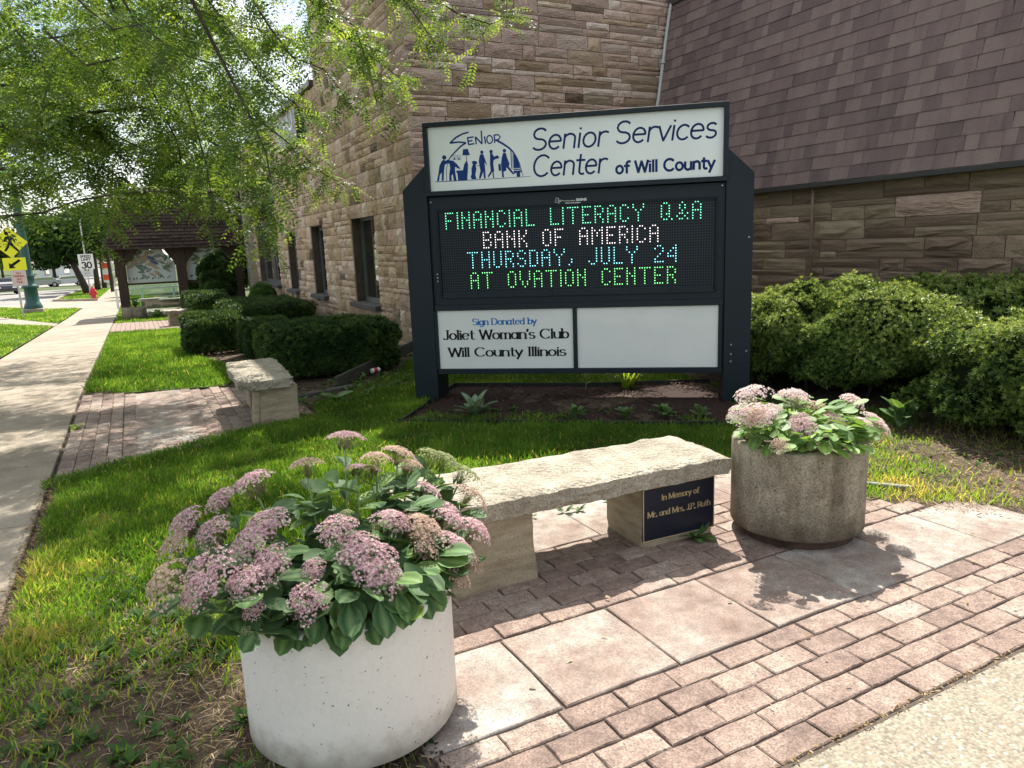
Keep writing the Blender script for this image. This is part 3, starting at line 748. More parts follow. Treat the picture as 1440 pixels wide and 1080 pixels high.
cbox(xb, 11, YT, YE, LOW - .25, LOW - .05)              # flat roof
cbox(10.9, 11.1, 8.7, YE, -1, LOW - .05)
cbox(xb, 11, YE - .2, YE, -1, LOW - .26)
inner = core.build('wall', M_mortar, bld, fix=True)
# dark room behind the glass
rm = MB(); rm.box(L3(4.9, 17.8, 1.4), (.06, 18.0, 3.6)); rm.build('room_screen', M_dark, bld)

def stone_mesh(name, seed, m):
    """rock-faced ashlar: unit length x unit height, face towards -y"""
    r = random.Random(seed); nx, nz = 4, 3; b = MB(); vs = []
    for j in range(nz + 1):
        for i in range(nx + 1):
            e = i in (0, nx) or j in (0, nz)
            x = -.5 + i / nx; z = -.5 + j / nz
            if not e: x += r.uniform(-.07, .07); z += r.uniform(-.09, .09)
            elif i in (0, nx) and 0 < j < nz: x += r.uniform(-.006, .006)
            elif j in (0, nz) and 0 < i < nx: z += r.uniform(-.02, .02)
            y = -(r.uniform(.0, .006) if e else r.uniform(.012, .040))
            vs.append((x, y, z))
    K = (nx + 1) * (nz + 1)
    fs = []
    for j in range(nz):
        for i in range(nx):
            a = j * (nx + 1) + i; q = (a, a + 1, a + nx + 2, a + nx + 1)
            fs += [(q[0], q[1], q[2]), (q[0], q[2], q[3])] if r.random() < .5 else [(q[0], q[1], q[3]), (q[1], q[2], q[3])]
    for x, z in ((-.5, -.5), (.5, -.5), (.5, .5), (-.5, .5)): vs.append((x, .05, z))
    c = [0, nx, K - 1, K - 1 - nx]
    bot = list(range(0, nx + 1)); rt = [nx + j * (nx + 1) for j in range(nz + 1)]; top = list(range(K - 1, K - 2 - nx, -1)); lf = [j * (nx + 1) for j in range(nz, -1, -1)]
    for k_, side_ in enumerate((bot, rt, top, lf)):
        fs.append(tuple([K + k_] + [K + (k_ + 1) % 4] + side_[::-1]))
    b.add(vs, fs); me = b.mesh(name, m); fixn(me); return me
ST = [[stone_mesh('stone', 100 + 20 * k_ + i, mm) for i in range(9)] for k_, mm in enumerate((M_wstone, M_wstone2, M_wstone3))]

def ashlar(u0, u1, z0, z1, band, lmin, lmax, rnd, thin=.45):
    """irregular coursed ashlar: list of (u centre, z centre, length, height)"""
    out = []; nb = max(1, round((z1 - z0) / band)); bh = (z1 - z0) / nb
    for k_ in range(nb):
        zb = z0 + k_ * bh; u = u0
        while u < u1 - .02:
            seg = rnd.uniform(.5, 1.5); e = min(u1, u + seg)
            if u1 - e < .25: e = u1
            t = rnd.random()
            if t < 1 - thin: cuts = [0, 1]
            elif t < 1 - thin * .6: cuts = [0, rnd.choice([.33, .36]), 1]
            elif t < 1 - thin * .3: cuts = [0, rnd.choice([.64, .68]), 1]
            else: cuts = [0, .5, 1]
            for a, b_ in zip(cuts[:-1], cuts[1:]):
                x = u
                while x < e - .01:
                    l = rnd.uniform(lmin, lmax) * (1.15 if b_ - a < .6 else .9); f_ = min(e, x + l)
                    if e - f_ < lmin * .6: f_ = e
                    out.append(((x + f_) / 2, zb + (a + b_) / 2 * bh, f_ - x, (b_ - a) * bh)); x = f_
            u = e
    return out

stones = []     # (matrix, set, on-screen size)
rr = random.Random(11)
gap = .011
def add_stones(lst, frame, setw):
    for u, z, l, h in lst:
        pos, X = frame(u, z)
        M4 = Matrix((( X.x, -X.y, 0, pos[0]), (X.y, X.x, 0, pos[1]), (0, 0, 1, pos[2]), (0, 0, 0, 1)))
        Ys = rr.uniform(.7, 1.5) * min(1, .4 + h * 3)
        M4 = M4 @ Matrix.Diagonal((l - gap, Ys, h - gap, 1))
        s_ = rr.choices((0, 1, 2), setw)[0]
        stones.append((M4, s_, rr.randrange(9), shows(pos, math.sqrt(l * h)), l, h))
# window wall (faces the street)
fA = lambda u, z: ((2.735, u, z), Vector((0, -1, 0)))
zz = [(-.75, WIN[0][2]), (WIN[0][2], 2.14), (2.14, LOW - .06)]
for z0, z1 in zz[:1] + zz[2:]:
    add_stones(ashlar(8.66, YE if z1 < 6 else YT, z0, z1, .26, .22, .5, rr), fA, (6, 3, .6))
u = 8.66
for w in WIN[:3] + [(20.37, 24.2)]:
    add_stones(ashlar(u, w[0], WIN[0][2], 2.14, .26, .22, .5, rr), fA, (6, 3, .6)); u = w[1]
add_stones(ashlar(u, YE, WIN[0][2], 2.14, .26, .22, .5, rr), fA, (6, 3, .6))
stones = [s_ for s_ in stones if not (20.3 < s_[0][1][3] < 24.25 and 2.1 < s_[0][2][3] < 3.1)]
add_stones(ashlar(8.66, YT, LOW - .06, TALL, .26, .22, .5, rr), fA, (6, 3, .6))
# wall facing the sign
fB = lambda u, z: ((u, 8.665, z), Vector((1, 0, 0)))
add_stones(ashlar(2.73, 9.0, .1, TALL, .225, .28, .85, rr, .60), fB, (2.2, 7, .2))
# wall under the mansard
fC = lambda u, z: ((XC + .015, u, z), Vector((0, -1, 0)))
add_stones(ashlar(-3.9, 8.6, .0, 2.19, .25, .40, 1.3, rr, .85), fC, (.45, .35, 8))
stones.sort(key=lambda s_: -s_[3])
T = Matrix.Translation(-BO)
for M4, s_, v, _, l, h in stones[:300]:
    put('stone', ST[s_][v], bld, mat4=T @ M4)
for s_ in range(3):
    sel = [q for q in stones[300:] if q[1] == s_]
    Vs, Fs = [], []; n = 0
    for M4, _, v, _, l, h in sel:
        me = ST[s_][v]; co = np.array([tuple(p_.co) for p_ in me.vertices]) if v not in globals().setdefault('_c%d' % s_, {}) else globals()['_c%d' % s_][v]
        globals()['_c%d' % s_][v] = co
        A = np.array(T @ M4); Vs.append(co @ A[:3, :3].T + A[:3, 3])
        key = ('f', v)
        if key not in globals()['_c%d' % s_]: globals()['_c%d' % s_][key] = [tuple(p_.vertices) for p_ in me.polygons]
        Fs += [tuple(n + i for i in f) for f in globals()['_c%d' % s_][key]]; n += len(co)
    me = bpy.data.meshes.new('stonework'); me.from_pydata(np.concatenate(Vs).tolist(), [], Fs); 
    mm = (M_wstoneF, M_wstone2F, M_wstone3F)[s_]; me.materials.append(mm)
    a = me.attributes.new('tint', 'FLOAT', 'POINT'); a.data.foreach_set('value', np.concatenate([np.full(len(v_), rng.random()) for v_ in Vs]).astype(np.float32)); me.update()
    tag(put('stonework', me, bld), kind='stuff')

# ---- windows
def window(w, k_, bay=False):
    y0, y1, z0, z1 = w; d = .17
    fr = MB()
    xw = 2.75 + d; t = .06
    def fb(ya, yb, za, zb, x0=xw, dx=.06): fr.box(L3(x0 + dx / 2, (ya + yb) / 2, (za + zb) / 2), (dx, yb - ya, zb - za))
    fb(y0, y0 + t, z0, z1); fb(y1 - t, y1, z0, z1); fb(y0 + t, y1 - t, z0, z0 + t + .02); fb(y0 + t, y1 - t, z1 - t - .04, z1)
    if bay:
        fb(y0 + 1.9, y0 + 1.98, z0 + t + .02, z1 - t - .04); fb(y0 + t, y0 + 1.9, z1 - .55, z1 - .48); fb(y0 + 1.98, y1 - t, z1 - .55, z1 - .48)
    f = fr.build('window', M_wframe, bld)
    g = MB(); g.box(L3(xw + .035, (y0 + y1) / 2, (z0 + z1) / 2), (.012, y1 - y0 - 2 * t, z1 - z0 - t * 2 - .02)); g.build('pane', M_glass, f)
    s_ = MB(); s_.box(L3(2.79, (y0 + y1) / 2, z0 - .045), (.36, y1 - y0 + .16, .09), bev=.01); s_.build('sill', M_slate, f)
    # dressed reveal and lintel
    r_ = MB(); r_.box(L3(2.84, y1 - .004, (z0 + z1) / 2), (.16, .012, z1 - z0 - .01)); r_.box(L3(2.84, y0 + .004, (z0 + z1) / 2), (.16, .012, z1 - z0 - .01)); r_.box(L3(2.83, (y0 + y1) / 2, z1 + .0), (.18, y1 - y0 + .06, .02)); r_.build('reveal', M_wdark, f)
    return f
M_slate = mat('sill_slate', [(0.3, (.05, .048, .046)), (.7, (.10, .095, .09))], 8, .85, .4, 60)
M_wdark = mat('reveal_stone', [(0.3, (.055, .042, .03)), (.7, (.10, .078, .058))], 6, .95, .4, 50)
for k_, w in enumerate(WIN): window(w, k_, k_ == 3)
# dark head panel above the large window and a pale pier at its end
MB().box(L3(2.80, 22.28, 3.18), (.16, 3.95, .30), bev=.01).build('head_panel', M_metalw, bld)
MB().box(L3(2.62, 25.0, 1.2), (.30, .55, 4.2), bev=.02).build('pier', M_stone, bld)
# coping of the lower roof
MB().box(L3(2.86, (YT + YE) / 2 + .02, LOW + .02), (.42, YE - YT - .04, .13), bev=.01).build('coping', M_metalw, bld)
MB().box(L3(5.9, 11.5, TALL + .05), (6.5, 5.8, .12), bev=.01).build('coping', M_metalw, bld)

# ---- mansard: shingled slope rising from X=7.0
SX, SZ0, SZ1, SL = 7.0, 2.20, 5.45, .178
roof = MB()
Y0m, Y1m = -4.0, 8.62
sx = lambda z: SX + SL * (z - SZ0)
roof.add([L3(sx(SZ0) + .03, Y0m, SZ0), L3(sx(SZ1) + .03, Y0m, SZ1), L3(sx(SZ1) + .03, Y1m, SZ1), L3(sx(SZ0) + .03, Y1m, SZ0),
          L3(11, Y0m, SZ1), L3(11, Y1m, SZ1), L3(11, Y0m, SZ0), L3(11, Y1m, SZ0)], [(0, 1, 2, 3), (1, 4, 5, 2), (0, 6, 4, 1), (3, 2, 5, 7)])
rf = roof.build('mansard_roof', M_joint, bld)
nrm = Vector((-1, 0, SL)).normalized(); upv = Vector((SL, 0, 1)).normalized()
EXPO = .168
def tab_mesh(seed):
    r = random.Random(seed); b = MB(); t0 = .007
    a, c = r.uniform(-.04, .04), r.uniform(-.04, .04)
    # unit width; height .21 along +z; outward -y
    vs = [(-.5 + .006, 0, 0), (.5 - .006, 0, 0), (.5 - .006 + a * .3, 0, .235), (-.5 + .006 + c * .3, 0, .235)]
    vo = [(-.5 + .006, -.018, 0), (.5 - .006, -.018, 0), (.5 - .006 + a * .3, -.003, .235), (-.5 + .006 + c * .3, -.003, .235)]
    b.add(vs + vo, [(4, 5, 6, 7), (0, 1, 5, 4), (1, 2, 6, 5), (3, 0, 4, 7), (2, 3, 7, 6), (3, 2, 1, 0)])
    me = b.mesh('shingle', M_shingle); fixn(me); return me
TABS = [tab_mesh(i) for i in range(6)]
tabs = []
row = 0; s_ = 0.0; Ls = (SZ1 - SZ0) * math.sqrt(1 + SL * SL)
while s_ < Ls - .05:
    y = Y1m - .003; rr.random()
    first = True
    while y > Y0m:
        w = rr.choice((.13, .18, .23, .28, .34)) * rr.uniform(.8, 1.2); y2 = max(y - w, Y0m) if not first else y - w
        yc = (y + y2) / 2; P = Vector((sx(SZ0), yc, SZ0)) + upv * s_ + nrm * (.012 + rr.uniform(0, .004))
        X = Vector((0, -1, 0)); Yv = -nrm; Zv = upv
        M4 = Matrix(((X.x * w, Yv.x, Zv.x, P.x), (X.y * w, Yv.y, Zv.y, P.y), (X.z * w, Yv.z, Zv.z, P.z), (0, 0, 0, 1)))
        M4 = M4 @ Matrix.Rotation(rr.uniform(-.01, .01), 4, 'Y')
        tabs.append((M4, rr.randrange(6), shows(P, math.sqrt(w * EXPO)))); y = y2; first = False
    s_ += EXPO; row += 1
tabs.sort(key=lambda q: -q[2])
for M4, v, _ in tabs[:300]: put('shingle', TABS[v], rf, mat4=T @ M4)
Vs, Fs = [], []; n = 0
for M4, v, _ in tabs[300:]:
    me = TABS[v]; co = np.array([tuple(p_.co) for p_ in me.vertices]); A = np.array(T @ M4); Vs.append(co @ A[:3, :3].T + A[:3, 3])
    Fs += [tuple(n + i for i in p_.vertices) for p_ in me.polygons]; n += len(co)
me = bpy.data.meshes.new('shingle_field'); me.from_pydata(np.concatenate(Vs).tolist(), [], Fs); me.materials.append(M_shingleT)
a = me.attributes.new('tint', 'FLOAT', 'POINT'); a.data.foreach_set('value', np.concatenate([np.full(len(v_), rng.random()) for v_ in Vs]).astype(np.float32)); me.update()
tag(put('shingle_field', me, rf), kind='stuff')
b = MB(); b.box(L3(6.99, (Y0m + Y1m) / 2, SZ0 - .03), (.05, Y1m - Y0m, .06), bev=.005); b.box(L3(7.08, (Y0m + Y1m) / 2, SZ0 - .045), (.13, Y1m - Y0m - .01, .02)); b.build('fascia', M_metalw, bld)
b = MB(); P = Vector((sx(SZ1), 0, SZ1)); b.box(L3(P.x - .02, (Y0m + Y1m) / 2, SZ1 + .08), (.10, Y1m - Y0m, .20), bev=.01); b.build('roof_edge', M_slate, bld)
# pale conduit up the corner
cp = [(6.86, 8.56, 1.2), (6.93, 8.56, 2.6), (7.26, 8.56, 3.9), (7.44, 8.56, 5.0), (7.52, 8.56, 5.42), (7.58, 8.52, 5.56), (7.70, 8.45, 5.62), (7.9, 8.4, 5.66)]
b = MB(); b.tube([L3(*p_) for p_ in cp], .028, 10)
for z_, x_ in ((3.2, 7.08), (4.5, 7.36)): b.box(L3(x_, 8.56, z_), (.09, .08, .03))
b.build('conduit', M_conduit, bld, smooth=True)
b = MB(); b.tube([L3(7.04, 5.05, .2), L3(7.04, 5.05, 1.6), L3(7.04, 5.05, 2.14)], .018, 8); b.build('downpipe', M_wstone3, bld, smooth=True)

# ---- sign box on the window wall
sb = empty('wall_sign', (2.72, 16.67, 4.38), label='dark sign box with white letters high on the stone wall behind the leaves', cat='sign')
MB().box((-.10, 0, 0), (.20, 2.5, .72), bev=.01).build('sign_box', M_metalw, sb)

# ================================================================ LETTERING (built from strokes)
def A_(cx, cy, rx, ry, a0, a1, n=14):
    return [(cx + rx * math.cos(R(a0 + (a1 - a0) * i / n)), cy + ry * math.sin(R(a0 + (a1 - a0) * i / n))) for i in range(n + 1)]
h_ = .66
GL = {
 'S': (.66, [A_(.31, .75, .25, .25, 35, 270)[:-1] + A_(.31, .25, .27, .25, 90, -145)]),
 'C': (.80, [A_(.42, .5, .38, .5, 45, 315)]), 'O': (.86, [A_(.43, .5, .38, .5, 0, 360)]), 'G': (.84, [A_(.42, .5, .38, .5, 45, 350), [(.45, .45), (.8, .45)]]),
 'I': (.28, [[(.14, 1), (.14, 0)]]), 'J': (.48, [[(.36, 1), (.36, .2)] + A_(.19, .2, .17, .2, 0, -150)[1:]]),
 'M': (.92, [[(.08, 0), (.08, 1)], [(.08, 1), (.45, .08)], [(.45, .08), (.82, 1)], [(.82, 1), (.82, 0)]]),
 'N': (.78, [[(.08, 0), (.08, 1)], [(.08, 1), (.68, 0)], [(.68, 0), (.68, 1)]]),
 'R': (.68, [[(.08, 1), (.08, 0)], [(.08, 1), (.34, 1)] + A_(.34, .75, .24, .25, 90, -90)[1:] + [(.08, .5)], [(.32, .5), (.64, 0)]]),
 'P': (.62, [[(.08, 1), (.08, 0)], [(.08, 1), (.34, 1)] + A_(.34, .75, .24, .25, 90, -90)[1:] + [(.08, .5)]]),
 'D': (.78, [[(.08, 1), (.08, 0)], [(.08, 1), (.30, 1)] + A_(.30, .5, .40, .5, 90, -90)[1:] + [(.08, 0)]]),
 'B': (.66, [[(.08, 1), (.08, 0)], [(.08, 1), (.30, 1)] + A_(.30, .76, .24, .24, 90, -90)[1:] + [(.08, .52)], [(.30, .52)] + A_(.30, .26, .28, .26, 90, -90)[1:] + [(.08, 0)]]),
 'W': (.98, [[(.03, 1), (.25, 0)], [(.25, 0), (.49, .95)], [(.49, .95), (.73, 0)], [(.73, 0), (.95, 1)]]),
 'E': (.6, [[(.08, 1), (.08, 0)], [(.08, 1), (.52, 1)], [(.08, .52), (.45, .52)], [(.08, 0), (.52, 0)]]),
 'L': (.55, [[(.08, 1), (.08, 0)], [(.08, 0), (.5, 0)]]), 'T': (.6, [[(.3, 1), (.3, 0)], [(.02, 1), (.58, 1)]]),
 'A': (.7, [[(.03, 0), (.35, 1)], [(.35, 1), (.67, 0)], [(.16, .36), (.54, .36)]]), 'K': (.66, [[(.08, 1), (.08, 0)], [(.6, 1), (.1, .45)], [(.26, .6), (.62, 0)]]),
 'U': (.76, [[(.08, 1), (.08, .28)] + A_(.38, .28, .3, .28, 180, 360)[1:] + [(.68, 1)]]), 'H': (.74, [[(.08, 1), (.08, 0)], [(.66, 1), (.66, 0)], [(.08, .5), (.66, .5)]]),
 'Y': (.66, [[(.03, 1), (.33, .5)], [(.63, 1), (.33, .5)], [(.33, .5), (.33, 0)]]),
 'a': (.60, [A_(.27, .33, .22, .33, 0, 360), [(.50, h_), (.50, 0)]]), 'b': (.58, [[(.07, 1), (.07, 0)], A_(.30, .33, .22, .33, 0, 360)]),
 'd': (.60, [A_(.27, .33, .22, .33, 0, 360), [(.50, 1), (.50, 0)]]), 'e': (.58, [[(.05, .36), (.51, .36)] + A_(.28, .33, .235, .33, 8, 315)]),
 'f': (.36, [A_(.36, .80, .17, .2, 60, 180) + [(.19, 0)], [(.03, .62), (.37, .62)]]), 'g': (.60, [A_(.27, .33, .22, .33, 0, 360), [(.49, h_), (.49, -.08)] + A_(.28, -.08, .21, .22, 0, -150)[1:]]),
 'h': (.58, [[(.07, 1), (.07, 0)], [(.07, .42)] + A_(.28, .44, .21, .22, 180, 0)[1:] + [(.49, 0)]]),
 'i': (.20, [[(.09, h_), (.09, 0)], [(.09, .86), (.09, .90)]]), 'l': (.20, [[(.09, 1), (.09, 0)]]),
 'm': (.84, [[(.07, h_), (.07, 0)], [(.07, .42)] + A_(.24, .46, .17, .2, 180, 0)[1:] + [(.41, 0)], [(.41, .42)] + A_(.58, .46, .17, .2, 180, 0)[1:] + [(.75, 0)]]),
 'n': (.58, [[(.07, h_), (.07, 0)], [(.07, .42)] + A_(.28, .44, .21, .22, 180, 0)[1:] + [(.49, 0)]]),
 'o': (.60, [A_(.29, .33, .24, .33, 0, 360)]), 'r': (.42, [[(.07, h_), (.07, 0)], [(.07, .40)] + A_(.28, .42, .21, .24, 180, 55)[1:]]),
 's': (.48, [A_(.23, .50, .17, .16, 35, 270, 10)[:-1] + A_(.23, .17, .19, .17, 90, -145, 10)]),
 't': (.42, [[(.18, .92), (.18, .16)] + A_(.32, .16, .14, .16, 180, 300)[1:], [(.02, h_), (.38, h_)]]),
 'u': (.58, [[(.07, h_), (.07, .24)] + A_(.28, .24, .21, .24, 180, 350)[1:], [(.49, h_), (.49, 0)]]),
 'v': (.50, [[(.02, h_), (.24, 0)], [(.24, 0), (.46, h_)]]), 'y': (.50, [[(.02, h_), (.25, .02)], [(.48, h_), (.12, -.32)]]),
 'c': (.52, [A_(.28, .33, .24, .33, 45, 315)]), "'": (.16, [[(.08, 1), (.05, .78)]]), '.': (.22, [[(.09, .0), (.09, .05)]]), ',': (.22, [[(.1, .06), (.05, -.12)]]),
 '3': (.62, [A_(.28, .75, .22, .25, 150, -80, 10) + A_(.28, .26, .26, .26, 80, -150, 10)]), '0': (.66, [A_(.32, .5, .25, .5, 0, 360)]),
 '8': (.62, [A_(.3, .75, .2, .24, 0, 360), A_(.3, .26, .25, .26, 0, 360)]), '7': (.6, [[(.06, 1), (.54, 1)], [(.54, 1), (.2, 0)]]), '9': (.62, [A_(.3, .7, .22, .28, 0, 360), [(.52, .7), (.4, 0)]]), '2': (.6, [A_(.28, .74, .22, .26, 160, -30, 8) + [(.06, 0)], [(.06, 0), (.54, 0)]]),
 '-': (.4, [[(.05, .4), (.35, .4)]]), '5': (.6, [[(.5, 1), (.12, 1)], [(.12, 1), (.09, .55)], A_(.28, .32, .24, .32, 130, -150)]), '1': (.35, [[(.2, 1), (.2, 0)]]),
}
def text_w(s, track=0.0, space=.36):
    return sum((space if ch == ' ' else GL[ch][0]) + track for ch in s) - track
def lettering(name, text, x0, x1, zb, cap, w, m, parent, y=-.001, nib=0.0, serif=0.0, slant=0.0, fn=None, track=0.0, space=.36, round_=False):
    """flat strokes; text stretched to run from x0 to x1 on baseline zb"""
    tw = text_w(text, track, space); sx_ = (x1 - x0) / tw; b = MB(); pen = 0; k_ = 0
    fn = fn or (lambda u, z, d: (u, y - d, z))
    def stroke(pl, wv, d):
        pts = [(x0 + (p_[0] + pen + slant * p_[1]) * sx_, zb + p_[1] * cap) for p_ in pl]
        P = []
        for q in pts:
            if not P or math.hypot(q[0] - P[-1][0], q[1] - P[-1][1]) > 1e-6: P.append(q)
        if len(P) < 2: return
        vs = []; closed = math.hypot(P[0][0] - P[-1][0], P[0][1] - P[-1][1]) < 1e-5
        for i, q in enumerate(P):
            a = P[i - 1] if i else (P[-2] if closed else P[0]); c = P[i + 1] if i < len(P) - 1 else (P[1] if closed else P[-1])
            dx, dz = c[0] - a[0], c[1] - a[1]; L_ = math.hypot(dx, dz) or 1; dx /= L_; dz /= L_
            ww = wv / 2 * (1 - nib + nib * min(1, abs(dz) * 1.15)) if nib else wv / 2
            e = 0
            if not closed and i == 0: e = -wv * .25
            if not closed and i == len(P) - 1: e = wv * .25
            for sg in (-1, 1): vs.append(fn(q[0] + dx * e - dz * ww * sg, q[1] + dz * e + dx * ww * sg, d))
        b.add(vs, [(2 * i, 2 * i + 2, 2 * i + 3, 2 * i + 1) for i in range(len(P) - 1)])
    for ch in text:
        if ch == ' ': pen += space + track; continue
        adv, strokes = GL[ch]
        for pl in strokes:
            k_ += 1; stroke(pl, w * (1.9 if ch in '.' else 1), .0002 + .00012 * (k_ % 9))
            if serif and ch not in ".,'":
                for i, j in ((0, 1), (-1, -2)):
                    if abs(pl[i][0] - pl[j][0]) < .25 * abs(pl[i][1] - pl[j][1]) + .001 and abs(pl[i][1] - pl[j][1]) > .05 and (abs(pl[i][1]) < .02 or abs(pl[i][1] - 1) < .02 or abs(pl[i][1] - h_) < .02):
                        k_ += 1; hw = serif / sx_ * cap; lo = pl[i][1] > .5 and ch.islower()
                        cx = pl[i][0]; zz_ = pl[i][1]; nb_ = nib
                        stroke([(cx - hw, zz_), (cx + (0 if lo else hw), zz_)], w * .22 / (1 - nib), .0013 + .0001 * (k_ % 5))
        pen += adv + track
    me = b.mesh(name, m)
    return put(name, me, parent)

for ln, (txt, y0_, y1_, zb_, cap_) in enumerate((('HU', -.9, .25, -.02, .30), ('BU', .2, 1.1, -.34, .26))):
    lettering('lettering', txt, -y1_, -y0_, zb_, cap_, .06, M_white, sb, fn=lambda u, z, d: (-.202 - d, -u, z))

# ================================================================ MONUMENT SIGN
sg = empty('monument_sign', (1.336, 5.043, 0), R(-38), label='large dark navy community sign with a lit message board standing in the mulch bed', cat='sign')
DEP = .40
b = MB()
def side_wing(u0, u1, ut):
    b = MB()
    # box with a sloping shoulder towards the cabinet
    o, i = (u0, u1) if ut == u1 else (u1, u0)
    poly = [(u0, -.05), (u1, -.05), (u1, 2.35 if ut == u1 else 2.12), (u0, 2.12 if ut == u1 else 2.35)]
    b.prism(poly, lambda u, w, d: (u, d, w), DEP)
    return b
side_wing(-.035, .208, .208).build('post', M_navy, sg, fix=True)
side_wing(3.034, 3.275, 3.034).build('post', M_navy, sg, fix=True)
b = MB()
b.box((1.621, .21, 1.17), (2.826, .34, 1.76), bev=.004)            # body between the posts, z .29-2.05
body = b.build('cabinet', M_navy, sg)
# screws along the left post
b = MB()
for z_ in (1.245, 1.215, 1.185, .62, .40, .36): b.lathe([(0, .004), (.006, .003), (.008, 0)], 8, c=(0, 0, 0)); 
b = MB()
for u_, z_ in ((.262, 1.30), (.262, 1.265), (.262, 1.23), (.235, 2.0), (3.0, 2.02), (.335, 1.095), (3.10, .56), (3.10, .47), (3.10, .40), (3.24, .5), (3.24, 1.55)):
    b.box((u_, .034 if u_ < 3.03 and u_ > .21 else -.003, z_), (.013, .008, .013))
b.build('screw', flat('screw_steel', (.35, .37, .38), .4, .6), sg)
# upper cabinet
b = MB()
def frame_rect(b, u0, u1, z0, z1, t, y0, y1):
    b.box(((u0 + u1) / 2, (y0 + y1) / 2, z0 + t / 2), (u1 - u0, y1 - y0, t), bev=.003)
    b.box(((u0 + u1) / 2, (y0 + y1) / 2, z1 - t / 2), (u1 - u0, y1 - y0, t), bev=.003)
    b.box((u0 + t / 2, (y0 + y1) / 2, (z0 + z1) / 2), (t - .0006, y1 - y0 - .0006, z1 - z0 - 2 * t), bev=.0)
    b.box((u1 - t / 2, (y0 + y1) / 2, (z0 + z1) / 2), (t - .0006, y1 - y0 - .0006, z1 - z0 - 2 * t), bev=.0)
frame_rect(b, .210, 3.045, 2.055, 2.738, .044, -.03, .42)
b.box((1.6275, .21, 2.397), (2.74, .36, .58))
b.build('upper_frame', M_navy, sg)
tp = MB().box((1.6275, .02, 2.3965), (2.752, .02, .597)).build('name_panel', M_panel, sg)
# message board
b = MB(); frame_rect(b, .285, 2.965, 1.062, 1.925, .020, .020, .06); b.build('board_frame', M_navyd, sg)
lb = MB().box((1.625, .045, 1.4935), (2.64, .012, .823)).build('message_board', M_navyd, sg)
PH, PV = .0237, .02455
L5 = {'A': ['0110','1001','1001','1111','1001','1001','1001'], 'B': ['1110','1001','1001','1110','1001','1001','1110'], 'C': ['0110','1001','1000','1000','1000','1001','0110'],
 'D': ['1110','1001','1001','1001','1001','1001','1110'], 'E': ['1111','1000','1000','1110','1000','1000','1111'], 'F': ['1111','1000','1000','1110','1000','1000','1000'],
 'H': ['1001','1001','1001','1111','1001','1001','1001'], 'I': ['1'] * 7, 'J': ['0001','0001','0001','0001','0001','1001','0110'], 'K': ['1001','1001','1010','1100','1010','1001','1001'],
 'L': ['1000'] * 6 + ['1111'], 'M': ['10001','11011','10101','10101','10001','10001','10001'], 'N': ['1001','1001','1101','1011','1001','1001','1001'], 'O': ['0110','1001','1001','1001','1001','1001','0110'],
 'Q': ['01100','10010','10010','10010','10110','10010','01101'], 'R': ['1110','1001','1001','1110','1010','1001','1001'], 'S': ['0110','1001','1000','0110','0001','1001','0110'], 'T': ['11111'] + ['00100'] * 6,
 'U': ['1001'] * 6 + ['0110'], 'V': ['10001','10001','10001','10001','01010','01010','00100'], 'Y': ['10001','10001','01010','00100','00100','00100','00100'], '&': ['00100','01010','01010','00100','01101','10010','01101'],
 '2': ['0110','1001','0001','0010','0100','1000','1111'], '4': ['0001','0011','0101','1001','1111','0001','0001'], ',': ['00','00','00','00','01','01','10']}
def dot_rows(text, u0, z0):
    out = []; cidx = 0
    for ch in text:
        if ch == ' ': cidx += 5; continue
        g_ = L5[ch]
        for r_, line in enumerate(g_):
            for c_, v in enumerate(line):
                if v == '1': out.append((u0 + (cidx + c_) * PH, z0 - r_ * PV))
        cidx += len(g_[0]) + 1
    return out, cidx
LINES = [('FINANCIAL LITERACY Q&A', .378, 2.812, 1.888, ((.16, 1.0, .48), (.015, .10, .05))), ('BANK OF AMERICA', .750, 2.424, 1.690, ((1, .86, .88), (.07, .055, .06))),
         ('THURSDAY, JULY 24', .582, 2.590, 1.500, ((.25, .90, 1.0), (.01, .09, .10))), ('AT OVATION CENTER', .605, 2.585, 1.300, ((.20, 1.0, .24), (.01, .10, .03)))]
lit = set()
for txt, u0, u1, z0, (cl, glow) in LINES:
    dots, nc = dot_rows(txt, 0, 0); k_ = (u1 - u0) / max(d[0] for d in dots)
    b = MB()
    for du, dz in dots:
        b.lathe([(0, .0045), (.0040, .0036), (.0050, 0)], 6, c=(0, 0, 0))
        n = 18
        for i in range(len(b.v) - n, len(b.v)):
            x, y, z = b.v[i]; b.v[i] = (u0 + du * k_ + x, .0385 - z, z0 + dz + y)
    tag(b.build('lit_dots', flat('led_' + txt[:4].lower().strip(), (.1, .1, .1), .5, emit=(cl, 1.7)), lb), kind='stuff')
# unlit grid of the board
cols = np.arange(.318, 2.935, PH); rws = np.arange(1.115, 1.905, PV)
U, Z = np.meshgrid(cols, rws); U, Z = U.ravel(), Z.ravel(); N_ = len(U)
P = np.stack([U, np.full(N_, .0385), Z], 1); I3 = np.tile(np.eye(3)[None], (N_, 1, 1))
o = scatter('unlit_dots', [(-.0045, 0, -.0045), (.0045, 0, -.0045), (.0045, 0, .0045), (-.0045, 0, .0045)], [(0, 1, 2, 3)], P, I3, np.ones(N_), np.zeros(N_), flat('led_off', (.022, .04, .052), .3), lb)
tag(o, kind='stuff')
b = MB()
for z_ in (1.905 - .0, 1.71, 1.515, 1.32): b.box((1.625, .037, z_ - .012), (2.64, .003, .0035))
b.build('module_seam', M_navyd, lb)
b = MB(); b.box((1.622, .028, 1.085), (2.62, .02, .06), bev=.003)
for u_ in (.664, 1.036, 1.41, 1.785, 2.16, 2.545): b.box((u_, .015, 1.095), (.014, .012, .066))
b.build('lower_louvre', M_navy, sg)
